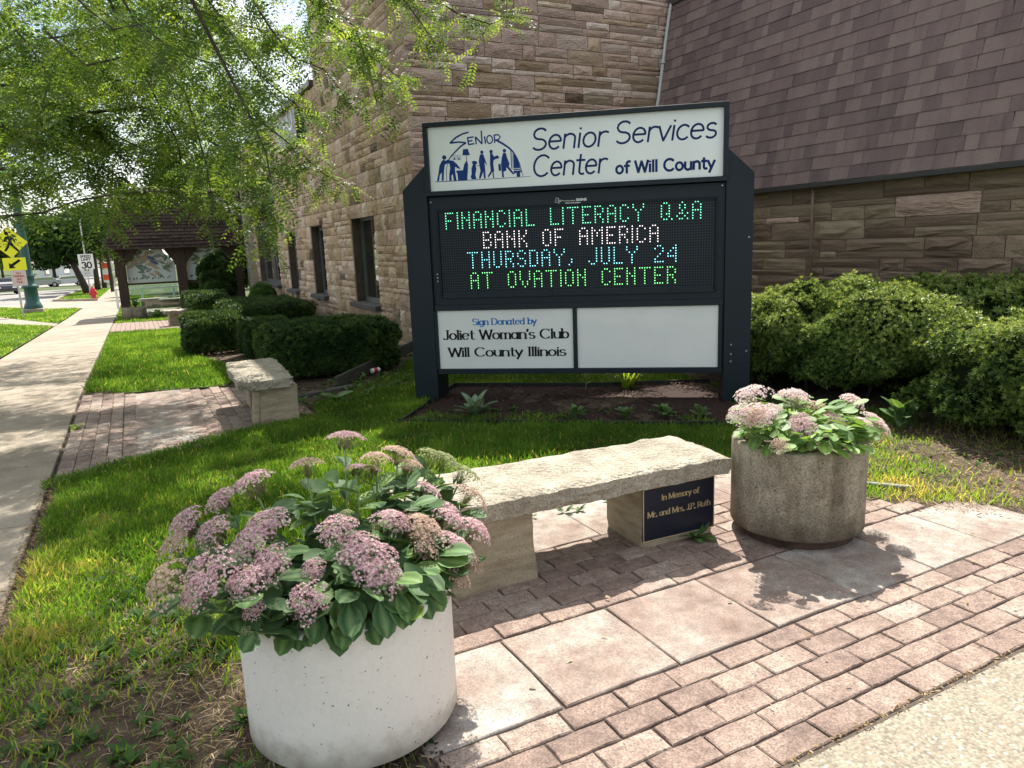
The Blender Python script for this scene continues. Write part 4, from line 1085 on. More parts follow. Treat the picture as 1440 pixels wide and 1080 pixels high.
# lower panels
b = MB(); b.box((1.622, .02, .962), (2.80, .04, .055), bev=.003); b.box((1.622, .02, .315), (2.80, .04, .05), bev=.003)
b.box((1.631, .02, .637), (.040, .036, .59)); b.box((.226, .02, .637), (.028, .036, .59)); b.box((2.999, .02, .637), (.030, .036, .59))
b.build('lower_frame', M_navy, sg)
pl = MB().box((.925, .028, .638), (1.366, .012, .59)).build('donor_panel', M_panel2, sg)
pr_ = MB().box((2.317, .028, .638), (1.330, .012, .59)).build('blank_panel', M_panel2, sg); pr_['label'] = 'blank white panel'
# words
NP = .0095
lettering('lettering', 'Senior', 1.252, 1.965, 2.428, .190, .0195, M_inkn, tp, y=NP, slant=.12)
lettering('lettering', 'Services', 2.030, 2.945, 2.440, .190, .0195, M_inkn, tp, y=NP, slant=.12)
lettering('lettering', 'Center', 1.256, 1.955, 2.188, .190, .0195, M_inkn, tp, y=NP, slant=.12)
lettering('lettering', 'of Will County', 2.040, 2.930, 2.174, .102, .0225, M_inkn, tp, y=NP, track=.03)
LP = .0215
lettering('lettering', 'Sign Donated by', .600, 1.250, .786, .062, .0140, M_inks, pl, y=LP, nib=.68, serif=.18)
lettering('lettering', "Joliet Woman's Club", .288, 1.570, .642, .092, .0215, M_inkb, pl, y=LP, nib=.74, serif=.17)
lettering('lettering', 'Will County Illinois', .335, 1.538, .468, .088, .0215, M_inkb, pl, y=LP, nib=.74, serif=.17)
b2 = lettering('lettering', 'SIGNS', 1.665, 1.765, 1.948, .020, .0055, M_white, body, y=.038)
# script signature of the sign maker
b = MB(); cur = [[(1.50, 1.975), (1.475, 1.985), (1.468, 1.972), (1.487, 1.964), (1.464, 1.954), (1.468, 1.94), (1.50, 1.945)], [(1.50, 1.975), (1.50, 1.925)], [(1.50, 1.955), (1.518, 1.963), (1.518, 1.945), (1.50, 1.946)],
               [(1.518, 1.95), (1.53, 1.96), (1.54, 1.95), (1.548, 1.958), (1.556, 1.948), (1.566, 1.957), (1.574, 1.948), (1.586, 1.956), (1.594, 1.948), (1.61, 1.953), (1.655, 1.951)]]
for i, s_ in enumerate(cur): b.tube([(u_, .0375, z_) for u_, z_ in s_], .0022 + .0002 * i, 4)
b.build('lettering', M_white, body)
lettering('lettering', '815-725-9080', 1.562, 1.705, 1.922, .013, .0035, M_white, body, y=.038)
# emblem: arch of people
def EM(x, y):
    t = x - 105; return (.300 + .00087 * t - 7.6e-8 * t * t, 2.190 + (860 - .050 * t - y) * .000722)
b = MB(); kk = [0]
def epoly(pts):
    kk[0] += 1; d = .0002 + .00012 * (kk[0] % 12); P = [EM(*p_) for p_ in pts]
    b.add([(u_, NP - d, z_) for u_, z_ in P], [tuple(range(len(P)))])
def eline(pts, w):
    P = [EM(*p_) for p_ in pts]; vs = []; kk[0] += 1; d = .0002 + .00012 * (kk[0] % 12)
    if not hasattr(w, '__len__'): w = [w] * len(P)
    for i, q in enumerate(P):
        a = P[max(i - 1, 0)]; c = P[min(i + 1, len(P) - 1)]; dx, dz = c[0] - a[0], c[1] - a[1]; L_ = math.hypot(dx, dz) or 1
        for s_ in (-1, 1): vs.append((q[0] - dz / L_ * w[i] * .00078 / 2 * s_, NP - d, q[1] + dx / L_ * w[i] * .00078 / 2 * s_))
    b.add(vs, [(2 * i, 2 * i + 1, 2 * i + 3, 2 * i + 2) for i in range(len(P) - 1)])
eline([(530, 230), (455, 250), (375, 295), (300, 362)], [20, 20, 22, 18]); eline([(300, 362), (400, 352), (495, 362)], [24, 20, 20]); eline([(495, 362), (430, 405), (360, 475), (300, 540), (265, 600)], [20, 20, 18, 15, 13])
for a in ([(515, 300), (525, 388)], [(510, 302), (590, 290)], [(520, 345), (575, 336)], [(522, 386), (595, 376)], [(618, 384), (612, 290)], [(612, 290), (690, 380)], [(690, 380), (688, 212)], [(725, 285), (735, 378)], [(848, 268), (852, 372)]): eline(a, 18)
eline([(788 + 36 * math.cos(R(t)), 326 + 50 * math.sin(R(t))) for t in range(0, 361, 24)], 17)
eline([(848, 272), (900, 268), (925, 295), (900, 330), (852, 335)], 17)
eline([(870, 335), (960, 385), (1040, 440), (1090, 490), (1135, 560), (1170, 640), (1195, 740), (1210, 805)], [24, 24, 22, 16, 12, 9, 7, 6])
eline([(105, 860), (700, 832), (1310, 797)], [9, 7, 5])
def head(x, y, r=24): epoly([(x + r * math.cos(R(t)), y + r * 1.1 * math.sin(R(t))) for t in range(0, 360, 30)])
head(226, 545, 26); epoly([(215, 570), (245, 590), (262, 615), (228, 640), (215, 720), (205, 845), (182, 845), (188, 740), (165, 770), (150, 850), (125, 850), (150, 740), (165, 650), (190, 600)]); eline([(245, 600), (262, 650), (245, 680), (240, 850)], 7)
head(268, 600, 24); epoly([(275, 580), (330, 590), (370, 630), (415, 695), (385, 690), (350, 665), (345, 700), (350, 770), (358, 845), (325, 845), (315, 760), (300, 780), (300, 845), (272, 845), (275, 760), (290, 680), (285, 640)])
epoly([(455, 445), (512, 440), (535, 520), (443, 522)]); eline([(490, 520), (492, 610)], 7)
epoly([(497, 590), (505, 640), (500, 720), (488, 838), (375, 842), (372, 760), (355, 718), (440, 712), (458, 640), (480, 600)])
for fx in (345, 398): eline([(fx - 17, 520), (fx + 20, 518), (fx + 20, 575), (fx - 17, 578), (fx - 17, 520)], 5); epoly([(fx, 530), (fx + 12, 575), (fx - 10, 577)])
epoly([(550, 605), (580, 593), (612, 600), (622, 625), (600, 640), (606, 700), (590, 770), (600, 828), (545, 830), (530, 800), (545, 760), (545, 690), (565, 640)]); eline([(612, 655), (660, 652)], 5)
head(683, 485, 20); epoly([(668, 508), (700, 510), (718, 570), (740, 640), (735, 652), (712, 610), (716, 720), (718, 820), (695, 822), (690, 730), (655, 822), (632, 822), (655, 720), (645, 650), (640, 600), (650, 540)])
head(800, 480, 22); epoly([(785, 500), (815, 505), (835, 545), (880, 525), (905, 560), (850, 575), (828, 590), (822, 640), (830, 728), (820, 735), (828, 815), (812, 815), (805, 735), (785, 770), (750, 812), (745, 790), (785, 725), (780, 640)])
head(972, 470, 22); epoly([(955, 495), (990, 500), (1005, 560), (1035, 640), (1020, 665), (1075, 740), (1085, 770), (1070, 770), (990, 680), (985, 725), (950, 735), (955, 808), (930, 808), (925, 735), (920, 640), (935, 550)])
epoly([(885, 640), (915, 632), (920, 722), (888, 725)]); eline([(1055, 455), (1060, 700)], 11); eline([(1072, 480), (1078, 720)], 5)
epoly([(1085, 500), (1125, 555), (1160, 625), (1175, 690), (1085, 692)]); epoly([(1085, 700), (1185, 698), (1190, 712), (1087, 716)]); epoly([(1087, 724), (1195, 720), (1200, 738), (1170, 745), (1172, 800), (1125, 803), (1120, 750), (1075, 770)])
b.build('emblem', M_ink, tp)

# ================================================================ STONE BENCHES
def rough_slab(lx, ly, lz, seed, m, nx=26, ny=10, amp=.012, name='seat'):
    """rock-faced slab centred on x,y with top at z=lz"""
    r = np.random.default_rng(seed); b = MB()
    def P(i, j, top):
        u, v = i / nx, j / ny
        x = (u - .5) * lx; y = (v - .5) * ly
        e = (i in (0, nx)) or (j in (0, ny))
        k_ = (vnoise(x + seed, y, 9, seed) - .5) * amp * 1.1 + (vnoise(x + seed, y, 26, seed + 3) - .5) * amp * .7
        if e:
            w = (vnoise(x * 1.0 + seed, y, 7, seed + 5) - .5) * .026 + (vnoise(x + seed, y, 24, seed + 8) - .5) * .02
            if i in (0, nx): x += w
            if j in (0, ny): y += w
        return (x, y, lz + k_ - (.012 if e else 0)) if top else (x * .985, y * .975, k_ * .4)
    vs = [P(i, j, True) for j in range(ny + 1) for i in range(nx + 1)]
    fs = [(j * (nx + 1) + i, j * (nx + 1) + i + 1, (j + 1) * (nx + 1) + i + 1, (j + 1) * (nx + 1) + i) for j in range(ny) for i in range(nx)]
    ring = [(i, 0) for i in range(nx)] + [(nx, j) for j in range(ny)] + [(i, ny) for i in range(nx, 0, -1)] + [(0, j) for j in range(ny, 0, -1)]
    K = len(ring); base = len(vs); lay_ = 3
    for L_ in range(1, lay_ + 1):
        for i, j in ring:
            t = vs[j * (nx + 1) + i]; bt = P(i, j, False); f_ = L_ / lay_
            o_ = (vnoise(t[0] * 1.3 + t[1] + L_ * 3.1, t[1] + L_, 14, seed + L_) - .5) * .035 * (1 if L_ < lay_ else .4)
            q = Vector((t[0], t[1], 0)).normalized() * o_
            vs.append((t[0] * (1 - f_) + bt[0] * f_ + q.x, t[1] * (1 - f_) + bt[1] * f_ + q.y, t[2] * (1 - f_) + bt[2] * f_))
    top_i = [j * (nx + 1) + i for i, j in ring]
    prev = top_i
    for L_ in range(lay_):
        cur = [base + L_ * K + k_ for k_ in range(K)]
        fs += [(prev[k_], cur[k_], cur[(k_ + 1) % K], prev[(k_ + 1) % K]) for k_ in range(K)]; prev = cur
    fs.append(tuple(prev[::-1]))
    b.add(vs, fs); me = b.mesh(name, m); fixn(me); return me
def leg_mesh(lx, ly, lz, seed, taper=.03, m=None):
    r = random.Random(seed); b = MB(); n = 5; vs = []
    for k_ in range(n + 1):
        z = lz * k_ / n; s_ = 1 + taper * (.5 - k_ / n) * 2
        w = [r.uniform(-.006, .006) for _ in range(8)]
        e = .012
        x, y = lx / 2 * s_, ly / 2 * s_
        vs += [(-x + e, -y + w[0], z), (x - e, -y + w[1], z), (x + w[2], -y + e, z), (x + w[3], y - e, z), (x - e, y + w[4], z), (-x + e, y + w[5], z), (-x + w[6], y - e, z), (-x + w[7], -y + e, z)]
    fs = [(k_ * 8 + i, k_ * 8 + (i + 1) % 8, (k_ + 1) * 8 + (i + 1) % 8, (k_ + 1) * 8 + i) for k_ in range(n) for i in range(8)] + [tuple(range(8))[::-1], tuple(n * 8 + i for i in range(8))]
    b.add(vs, fs); me = b.mesh('leg', m or M_stonecut); fixn(me); return me

bench = empty('stone_bench', (.70, 1.10, 0), R(-3.4), label='rough limestone slab bench with a dark memorial plaque between the two round planters', cat='bench')
s_ = put('seat', rough_slab(1.72, .53, .098, 3, M_stone, 40, 14), bench, (-.02, .0, .345)); autosmooth(s_, 35)
put('leg', leg_mesh(.41, .40, .352, 5), bench, (-.495, -.02, -.01))
put('leg', leg_mesh(.455, .355, .352, 8, .0), bench, (.568, .0, -.01))
pq = MB(); pq.box((.565, -.182, .178), (.452, .012, .288), bev=.002)
plq = pq.build('plaque', M_plq, bench)
b = MB(); frame_rect(b, .338, .792, .033, .323, .0055, -.1905, -.187); b.build('plaque_rim', M_brass, plq)
lettering('lettering', 'In Memory of', .452, .690, .246, .029, .0062, M_brass, plq, y=-.1885, nib=.6, serif=.2)
lettering('lettering', 'Mr. and Mrs. J.P. Ruth', .366, .768, .164, .030, .0064, M_brass, plq, y=-.1885, nib=.6, serif=.2)

def other_bench(loc, rz, seed, label, L_=1.45, W_=.50):
    e = empty('stone_bench', loc, rz, label=label, cat='bench', group=None)
    s_ = put('seat', rough_slab(L_, W_, .095, seed, M_stone, 30, 12), e, (0, 0, .355)); autosmooth(s_, 35)
    put('leg', leg_mesh(.30, .36, .362, seed + 1, .02), e, (-L_ / 2 + .25, .0, -.01)); put('leg', leg_mesh(.36, .36, .362, seed + 2, .02), e, (L_ / 2 - .27, 0, -.01))
    return e
b2_ = other_bench((-.155, 5.58, 0), R(88), 21, 'weathered grey stone bench on the brick pad beside the clipped hedges, half in shade', 1.45, .50)
for c_ in list(b2_.children):
    if c_.name.startswith('leg'): c_.location.y -= .10
# a loose flat stone leaning on the near leg
t_ = empty('stone_slab', (-.265, 5.10, 0), R(86), label='thin upright stone slab leaning against the near leg of the shaded bench', cat='stone')
MB().box((0, 0, .165), (.30, .05, .33), M=Matrix.Rotation(R(7), 4, 'X') @ Matrix.Translation((0, .02, .17)), bev=.008).build('slab', M_stonecut, t_)
other_bench((-.2, 19.95, gzf(19.95)), R(4), 31, 'small far stone bench by the timber shelter, beyond the hedges', .62, .5)

# ================================================================ PLANTERS
def planter(loc, r, z0, z1, m, label, seed, taper=.0, rad=.012):
    e = empty('planter', loc, 0, label=label, cat='planter')
    r0 = r * (1 - taper); prof = [(r0 - .035, z0 + .0), (r0 - .012, z0), (r0, z0 + .012), (r0 + (r - r0) * .3, z0 + (z1 - z0) * .3), (r0 + (r - r0) * .7, z0 + (z1 - z0) * .7), (r, z1 - rad), (r - rad * .3, z1 - rad * .3), (r - rad, z1), (r - .045, z1), (r - .055, z1 - .012), (r - .058, z1 - .10)]
    b = MB(); b.lathe(prof, 96); o = b.build('tub', m, e, fix=True); autosmooth(o, 50)
    b = MB(); b.lathe([(0, 0), (r0 - .045, 0), (r0 - .04, z0 + .01), (0, z0 + .012)], 48); b.build('foot', M_dark if m is M_potw else M_footst, e, smooth=False)
    rs = np.random.default_rng(seed); b = MB(); n = 22; vs = []; fs = []
    for i in range(9):
        for k_ in range(n):
            q = (r - .055) * i / 8; w = 2 * math.pi * k_ / n
            vs.append((q * math.cos(w), q * math.sin(w), z1 - .035 + .02 * (1 - i / 8) + rs.normal(0, .004)))
    fs = [(i * n + k_, i * n + (k_ + 1) % n, (i + 1) * n + (k_ + 1) % n, (i + 1) * n + k_) for i in range(8) for k_ in range(n)]
    b.add(vs, fs); b.build('soil', M_soil, e, smooth=True)
    return e
P1, R1, T1 = Vector((-.637, .338, 0)), .350, .492
P2, R2, T2 = Vector((1.892, .681, 0)), .340, .512
planter(P1, R1, .030, T1, M_potw, 'round white-painted concrete planter in the foreground, full of pink flower heads', 1, taper=.0, rad=.016)
planter(P2, R2, .048, T2, M_potg, 'round bare grey concrete planter at the right end of the plaque bench', 2)

# ================================================================ STONECROP PLANTS
class RB(MB):
    def mesh(s, name, mats, smooth=False):
        me = MB.mesh(s, name, mats, smooth); a = me.attributes.new('rib', 'FLOAT', 'POINT'); a.data.foreach_set('value', s.rib); return me
def sleaf(seed, L_=.072, W_=.040):
    """thick obovate leaf with a shallow keel and slightly toothed margin, along +x, face up"""
    r = random.Random(seed); n = 8; vs = []; fs = []
    fold = r.uniform(.10, .26); bend = r.uniform(-.1, .45)
    for i in range(n + 1):
        t = i / n; w = W_ / 2 * (math.sin(math.pi * min(1, t * .93 + .035) ** 1.25) ** .75) * (1 + (.05 if i % 2 else -.03)) * (1 if i < n else .15)
        x = L_ * t; z = L_ * bend * (-(t - .35) ** 2) + L_ * .05
        vs += [(x, -w, z + w * fold), (x, -w * .5, z + w * fold * .35), (x, 0, z), (x, w * .5, z + w * fold * .35), (x, w, z + w * fold)]
    for i in range(n):
        for j in range(4): a = i * 5 + j; fs.append((a, a + 1, a + 6, a + 5))
    b = RB(); b.add(vs, fs); b.rib = [(0, 0, .55, 0, 0)[i % 5] if i % 5 in (1, 2, 3) else .30 for i in range(len(vs))]; return b
M_sleaf = leafmat('stonecrop_leaf', [(0, (.024, .070, .026)), (.5, (.042, .105, .036)), (.85, (.070, .145, .042)), (1, (.13, .22, .05))], .6, .22, 1.6, obj=True, spec=.2, sub=(60, .14))
M_sleaf2 = leafmat('stonecrop_leaf_light', [(0, (.07, .15, .04)), (.5, (.11, .22, .055)), (.85, (.17, .30, .08)), (1, (.25, .38, .12))], .55, .35, 1.6, obj=True, spec=.4, sub=(60, .12))
M_stem = flat('stonecrop_stem', (.16, .24, .09), .6)
def fl(name, stops): return leafmat(name, stops, .7, .4, 1.1, spec=.15, green=False)
M_fp = fl('floret_pink', [(0, (.10, .14, .05)), (.2, (.40, .20, .26)), (.42, (.68, .44, .49)), (.7, (.78, .63, .64)), (1, (.82, .75, .60))])
M_fc = fl('floret_cream', [(0, (.12, .16, .05)), (.25, (.48, .34, .28)), (.6, (.68, .55, .42)), (.85, (.74, .52, .52)), (1, (.78, .74, .52))])
M_fg = fl('floret_green', [(0, (.10, .15, .05)), (.4, (.30, .36, .16)), (.8, (.50, .52, .30)), (1, (.66, .60, .42))])
M_fl = fl('floret_pale', [(0, (.22, .28, .12)), (.2, (.74, .52, .54)), (.5, (.86, .70, .72)), (1, (.90, .86, .74))])
def head_mesh(seed, m, rad=.042, nf=190, lumps=5):
    """flat-domed flower head: clumps of tiny five-pointed stars on fine stalks"""
    r = np.random.default_rng(seed); V, Fc, T = [], [], []; n = 0
    cl = [(0, 0, rad * .62)] + [(rad * .62 * math.cos(a), rad * .62 * math.sin(a), rad * .5 * r.uniform(.8, 1.2)) for a in np.arange(lumps) * 2 * np.pi / lumps + r.uniform(0, 6)]
    for k_ in range(nf):
        cx, cy, cr_ = cl[k_ % len(cl)]
        q = math.sqrt(r.random()) * cr_; a = r.uniform(0, 6.283); x, y = cx + q * math.cos(a), cy + q * math.sin(a)
        z = rad * .42 * (1 - (math.hypot(x, y) / rad / 1.15) ** 2) + .35 * (cr_ ** 2 - q ** 2) / cr_ * .7 + r.normal(0, .0014)
        nx_ = Vector((x * .7 / rad + (x - cx) / cr_ * .6, y * .7 / rad + (y - cy) / cr_ * .6, 1)).normalized() + Vector(r.normal(0, .18, 3)); nx_.normalize()
        e1 = nx_.orthogonal().normalized(); e2 = nx_.cross(e1); c = Vector((x, y, z)); s_ = r.uniform(.0038, .0056); a0 = r.uniform(0, 6.28)
        tt = float(np.clip(r.beta(2.2, 1.8), .14, 1)); tin = min(1, tt * .7 + .35) if r.random() < .6 else .08
        V.append(c - nx_ * .0008); T.append(tin); ci = n; n += 1
        for p_ in range(5):
            w = a0 + p_ * 1.2566
            V.append(c + (e1 * math.cos(w) + e2 * math.sin(w)) * s_ + nx_ * s_ * .55); T.append(tt); V.append(c + (e1 * math.cos(w + .5) + e2 * math.sin(w + .5)) * s_ * .38 + nx_ * s_ * .1); T.append(tt * .9)
            Fc.append((ci, n + p_ * 2, n + p_ * 2 + 1)); Fc.append((ci, n + p_ * 2 + 1, n + (p_ * 2 + 2) % 10)) if False else None
            Fc.append((ci, n + p_ * 2 + 1, n + ((p_ * 2 + 2) % 10)))
        n += 10
        if k_ % 4 == 0:   # stalk
            b0 = Vector((cx * .35, cy * .35, -rad * .75)); d = (c - b0); sd = d.cross(Vector((0, 0, 1)))
            sd = sd.normalized() * .0009 if sd.length > 1e-6 else Vector((.0009, 0, 0))
            V += [b0 - sd, b0 + sd, c]; T += [.04, .04, .04]; Fc.append((n, n + 1, n + 2)); n += 3
    me = np_mesh('flower_head', np.array([tuple(v) for v in V]), np.array(Fc), np.array(T), m)
    return me
HEADS = {k_: [head_mesh(s0 + i, m_, rad, nf) for i in range(4)] for k_, m_, rad, nf, s0 in (('p', M_fp, .062, 480, 1), ('c', M_fc, .060, 440, 11), ('g', M_fg, .056, 380, 21), ('l', M_fl, .060, 420, 31))}

def stonecrop(loc, label, heads, leafm, seed, lscale=1.0, n_leaf=(8, 12), extra=()):
    """heads: (x, y, z, kind, size, tilt x, tilt y) relative to world"""
    r = random.Random(seed); e = empty('stonecrop_plant', loc, 0, label=label, cat='plant')
    LM = [sleaf(seed * 10 + i, .072 * lscale, .043 * lscale).mesh('leaf', leafm, True) for i in range(6)]
    placed = []; o = Vector(loc)
    for hx, hy, hz, kind, sz, lean in heads:
        top = Vector((hx, hy, hz)) - o
        base = Vector((top.x * .45 + r.uniform(-.03, .03), top.y * .45 + r.uniform(-.03, .03), -.02))
        mid = base.lerp(top, .5) + Vector((top.x * .12, top.y * .12, .02)); dirn = (top - mid).normalized()
        pts = [base, base.lerp(mid, .5) + Vector((0, 0, .015)), mid, mid.lerp(top, .55), top - dirn * .018]
        b = MB(); b.tube(pts, [.0045, .0042, .0038, .0034, .003], 6); b.build('stem', M_stem, e, smooth=True)
        if kind:
            q = Vector((dirn.x * .7 + lean[0], dirn.y * .7 + lean[1], 1)).normalized().to_track_quat('Z', 'Y').to_matrix().to_4x4()
            put('flower_head', r.choice(HEADS[kind]), e, mat4=Matrix.Translation(top) @ q @ Matrix.Rotation(r.uniform(0, 6.28), 4, 'Z') @ Matrix.Diagonal((sz, sz * r.uniform(.85, 1.1), sz * r.uniform(.8, 1.1), 1)))
            if r.random() < .3:
                o2 = Vector((r.uniform(-.03, .03), r.uniform(-.03, .03), -.02)) * sz
                put('flower_head', r.choice(HEADS[kind]), e, mat4=Matrix.Translation(top + o2) @ q @ Matrix.Rotation(r.uniform(0, 6.28), 4, 'Z') @ Matrix.Scale(sz * .6, 4))
        nl = r.randint(*n_leaf)
        for k_ in range(nl):
            t = .26 + .56 * k_ / nl; s_ = t * 4; i = min(3, int(s_)); c = pts[i].lerp(pts[i + 1], s_ - i)
            w = k_ * 2.4 + r.uniform(-.4, .4); el = r.uniform(-.25, .55)
            placed.append((c, w, el, r.uniform(.75, 1.25) * (1 - .35 * (t > .8))))
    for c, w, el, s_ in extra: placed.append((Vector(c) - o, w, el, s_))
    rest = []; r.shuffle(placed)
    for i, (c, w, el, s_) in enumerate(placed):
        M4 = Matrix.Translation(c) @ Matrix.Rotation(w, 4, 'Z') @ Matrix.Rotation(-el, 4, 'Y') @ Matrix.Rotation(r.uniform(-.5, .5), 4, 'X') @ Matrix.Scale(s_, 4)
        if i < 300: put('leaf', r.choice(LM), e, mat4=M4)
        else: rest.append((r.choice(LM), M4))
    if rest:
        b = RB(); b.rib = []
        for me, M4 in rest:
            b.add([M4 @ v.co for v in me.vertices], [tuple(p_.vertices) for p_ in me.polygons]); b.rib += [.2] * len(me.vertices)
        tag(b.build('foliage', leafm, e, True), kind='stuff')
    return e
def rimleaves(c, rad, z, n, seed, a0=0, a1=6.28, drop=.5, lo=.9, hi=1.4):
    r = random.Random(seed); out = []
    for i in range(n):
        w = a0 + (a1 - a0) * (i + r.uniform(-.4, .4)) / n
        rr_ = rad * r.uniform(.86, 1.02)
        out.append(((c.x + rr_ * math.cos(w), c.y + rr_ * math.sin(w), z + r.uniform(-.01, .06)), w + r.uniform(-.5, .5), -r.uniform(.0, drop) * 2, r.uniform(lo, hi)))
    return out
def fill(c, rad, z0, z1, n, seed, lo=.8, hi=1.25):
    r = random.Random(seed); out = []
    for i in range(n):
        w = r.uniform(0, 6.28); q = rad * math.sqrt(r.random())
        out.append(((c.x + q * math.cos(w), c.y + q * math.sin(w), r.uniform(z0, z1)), w + r.uniform(-.8, .8), r.uniform(-.4, .5), r.uniform(lo, hi)))
    return out

HP = [((-.531, .62, .902), 'p', .85), ((-.692, .55, .844), 'c', .7), ((-.879, .48, .847), 'p', 1.05), ((-.985, .42, .83), 'p', .8), ((-1.091, .36, .802), 'p', .95), ((-1.133, .28, .761), 'c', .8),
 ((-1.024, .30, .774), 'p', .9), ((-.877, .25, .781), 'p', 1.1), ((-.673, .22, .716), 'p', .85), ((-1.163, .10, .733), 'c', 1.0), ((-1.055, .12, .728), 'p', 1.1), ((-.97, .08, .691), 'p', .9),
 ((-.895, .12, .71), 'p', 1.0), ((-.777, .12, .669), 'p', .6), ((-.817, .02, .618), 'p', .95), ((-.617, .08, .657), 'p', 1.15), ((-.597, .05, .606), 'p', .95), ((-.938, .2, .756), 'p', .9),
 ((-.482, .28, .684), 'p', .85), ((-.395, .25, .65), 'c', 1.0), ((-.392, .2, .604), 'c', .8), ((-.253, .35, .61), 'p', 1.0), ((-.18, .3, .571), 'p', 1.0), ((-.291, .2, .58), 'p', .95),
 ((-.226, .45, .612), 'p', .9), ((-.101, .5, .627), 'c', .9), ((-.148, .62, .747), 'g', .95), ((-.084, .6, .688), 'g', 1.05), ((-.272, .5, .69), 'p', .7), ((-.334, .62, .808), 'c', .85),
 ((-.424, .6, .801), 'c', .9), ((-.518, .55, .804), 'p', .5), ((-.406, .12, .478), 'c', .75), ((-.297, .2, .478), 'c', .85), ((-.959, .05, .622), 'p', .5), ((-.301, .6, .765), 'c', .7),
 ((-.195, .65, .763), 'g', .8), ((-1.089, .05, .714), 'p', .8), ((-.221, .25, .492), 'c', .7), ((-.628, .15, .679), 'p', .8), ((-.99, .02, .58), 'g', .3), ((-.60, .40, .70), 'g', .35), ((-.52, .33, .66), 'g', .35)]
rr5 = random.Random(5)
hs = [(x, y, z - .012 + (.012 if x > -.7 else 0), k_, s_ * (1.06 if x < -.75 else 1.28), ((x + .62) * .9 + rr5.uniform(-.1, .1), (y - .34) * .7 - .12 + rr5.uniform(-.1, .1))) for (x, y, z), k_, s_ in HP]
ex = rimleaves(P1, R1 - .02, T1 + .02, 34, 3, R(165), R(350), .42, .9, 1.3) + rimleaves(P1, R1 - .06, T1 + .08, 26, 4, R(170), R(350), .35, .9, 1.3) + fill(P1, R1 * .95, T1 + .00, T1 + .10, 80, 6, .9, 1.3) + fill(P1 + Vector((.13, .17, 0)), .25, T1 + .10, T1 + .25, 70, 26, .75, 1.1)
stonecrop((P1.x, P1.y, T1 - .03), 'stonecrop with many dusty pink flower heads over dark grey-green leaves in the white planter', hs, M_sleaf, 4, 1.42, (5, 8), ex)
HQ = [((1.617, .75, .765), 'l', 1.15), ((1.386, .6, .732), 'l', .8), ((1.511, .62, .70), 'l', 1.15), ((1.655, .65, .692), 'l', .8), ((1.941, .78, .705), 'l', 1.1), ((2.031, .8, .674), 'l', .8), ((2.223, .85, .598), 'c', .85),
 ((2.386, .75, .622), 'l', 1.05), ((2.309, .55, .57), 'l', .9), ((2.296, .5, .543), 'l', .75), ((2.153, .5, .565), 'l', 1.05), ((2.057, .6, .59), 'p', .95), ((1.706, .5, .633), 'p', .95), ((1.752, .55, .66), 'p', .6), ((1.472, .42, .60), 'c', .6), ((1.60, .62, .69), 'l', .7), ((1.47, .6, .70), 'c', .9)]
hs = [(x, y, z - .01, k_, s_ * 1.32, ((x - 1.9) * .6, (y - .66) * .5 - .1)) for (x, y, z), k_, s_ in HQ]
ex = rimleaves(P2, R2 - .03, T2 + .02, 30, 13, R(165), R(372), .4, 1.0, 1.4) + rimleaves(P2, R2 - .09, T2 + .07, 24, 14, R(150), R(380), .3, 1.0, 1.35) + fill(P2, R2 * .95, T2 + .02, T2 + .15, 170, 16, .8, 1.2)
stonecrop((P2.x, P2.y, T2 - .03), 'stonecrop with pale pink flower heads and bright green leaves in the grey planter', hs, M_sleaf2, 9, 1.15, (5, 8), ex)

# ================================================================ SMALL PLANTS AND ODDMENTS
def rosette(name, loc, label, n, L_, W_, m, seed, el=(.2, 1.0), cat='plant', group=None, notch=False, hgt=0.0):
    r = random.Random(seed); e = empty(name, loc, 0, label=label, cat=cat, group=group)
    LM = [sleaf(seed + 200 + i, L_, W_).mesh('leaf', m, True) for i in range(3)]
    for i in range(n):
        w = i * 2.4 + r.uniform(-.3, .3)
        M4 = Matrix.Translation((0, 0, r.uniform(0, hgt))) @ Matrix.Rotation(w, 4, 'Z') @ Matrix.Rotation(-r.uniform(*el), 4, 'Y') @ Matrix.Scale(r.uniform(.7, 1.2), 4)
        put('leaf', r.choice(LM), e, mat4=M4)
    return e
M_silver = leafmat('lambs_ear', [(0, (.10, .16, .10)), (1, (.20, .27, .19))], .8, .15, 1.2, obj=True, spec=.1)
M_lily = leafmat('daylily_blade', [(0, (.10, .20, .02)), (1, (.30, .38, .06))], .5, .45, 1.8, obj=True)
M_weedo = leafmat('weed_leaf_single', [(0, (.03, .08, .02)), (1, (.07, .16, .04))], .5, .3, 1.5, obj=True)
rosette('plant', (1.52, 4.06, .02), 'low plant with soft silvery leaves at the left end of the mulch bed', 18, .24, .085, M_silver, 61, (.25, 1.25))
e = empty('plant', (3.40, 4.25, .01), 0, label='tuft of arching yellow-green blades lit by the sun behind the sign', cat='plant'); r_ = random.Random(3)
bl = []
for i in range(4):
    b = MB(); c = .5 + .2 * i; vs = []
    for k_ in range(7):
        t = k_ / 6; w = .008 * (1 - t) ** .5 + .0008; vs += [(t * .30 * c * (1 + t * .3), -w, .34 * math.sin(t * 2.0) / (1 + c * .4)), (t * .30 * c * (1 + t * .3), w, .34 * math.sin(t * 2.0) / (1 + c * .4))]
    b.add(vs, [(2 * k_, 2 * k_ + 1, 2 * k_ + 3, 2 * k_ + 2) for k_ in range(6)]); bl.append(b.mesh('leaf', M_lily, True))
for i in range(60): put('leaf', r_.choice(bl), e, mat4=Matrix.Translation((r_.uniform(-.05, .05), r_.uniform(-.05, .05), 0)) @ Matrix.Rotation(r_.uniform(0, 6.28), 4, 'Z') @ Matrix.Scale(r_.uniform(.7, 1.15), 4))
e2 = empty('plant', (2.98, 4.42, .01), 0, label='single upright stalk with small yellow-green leaves beside the bladed tuft', cat='plant')
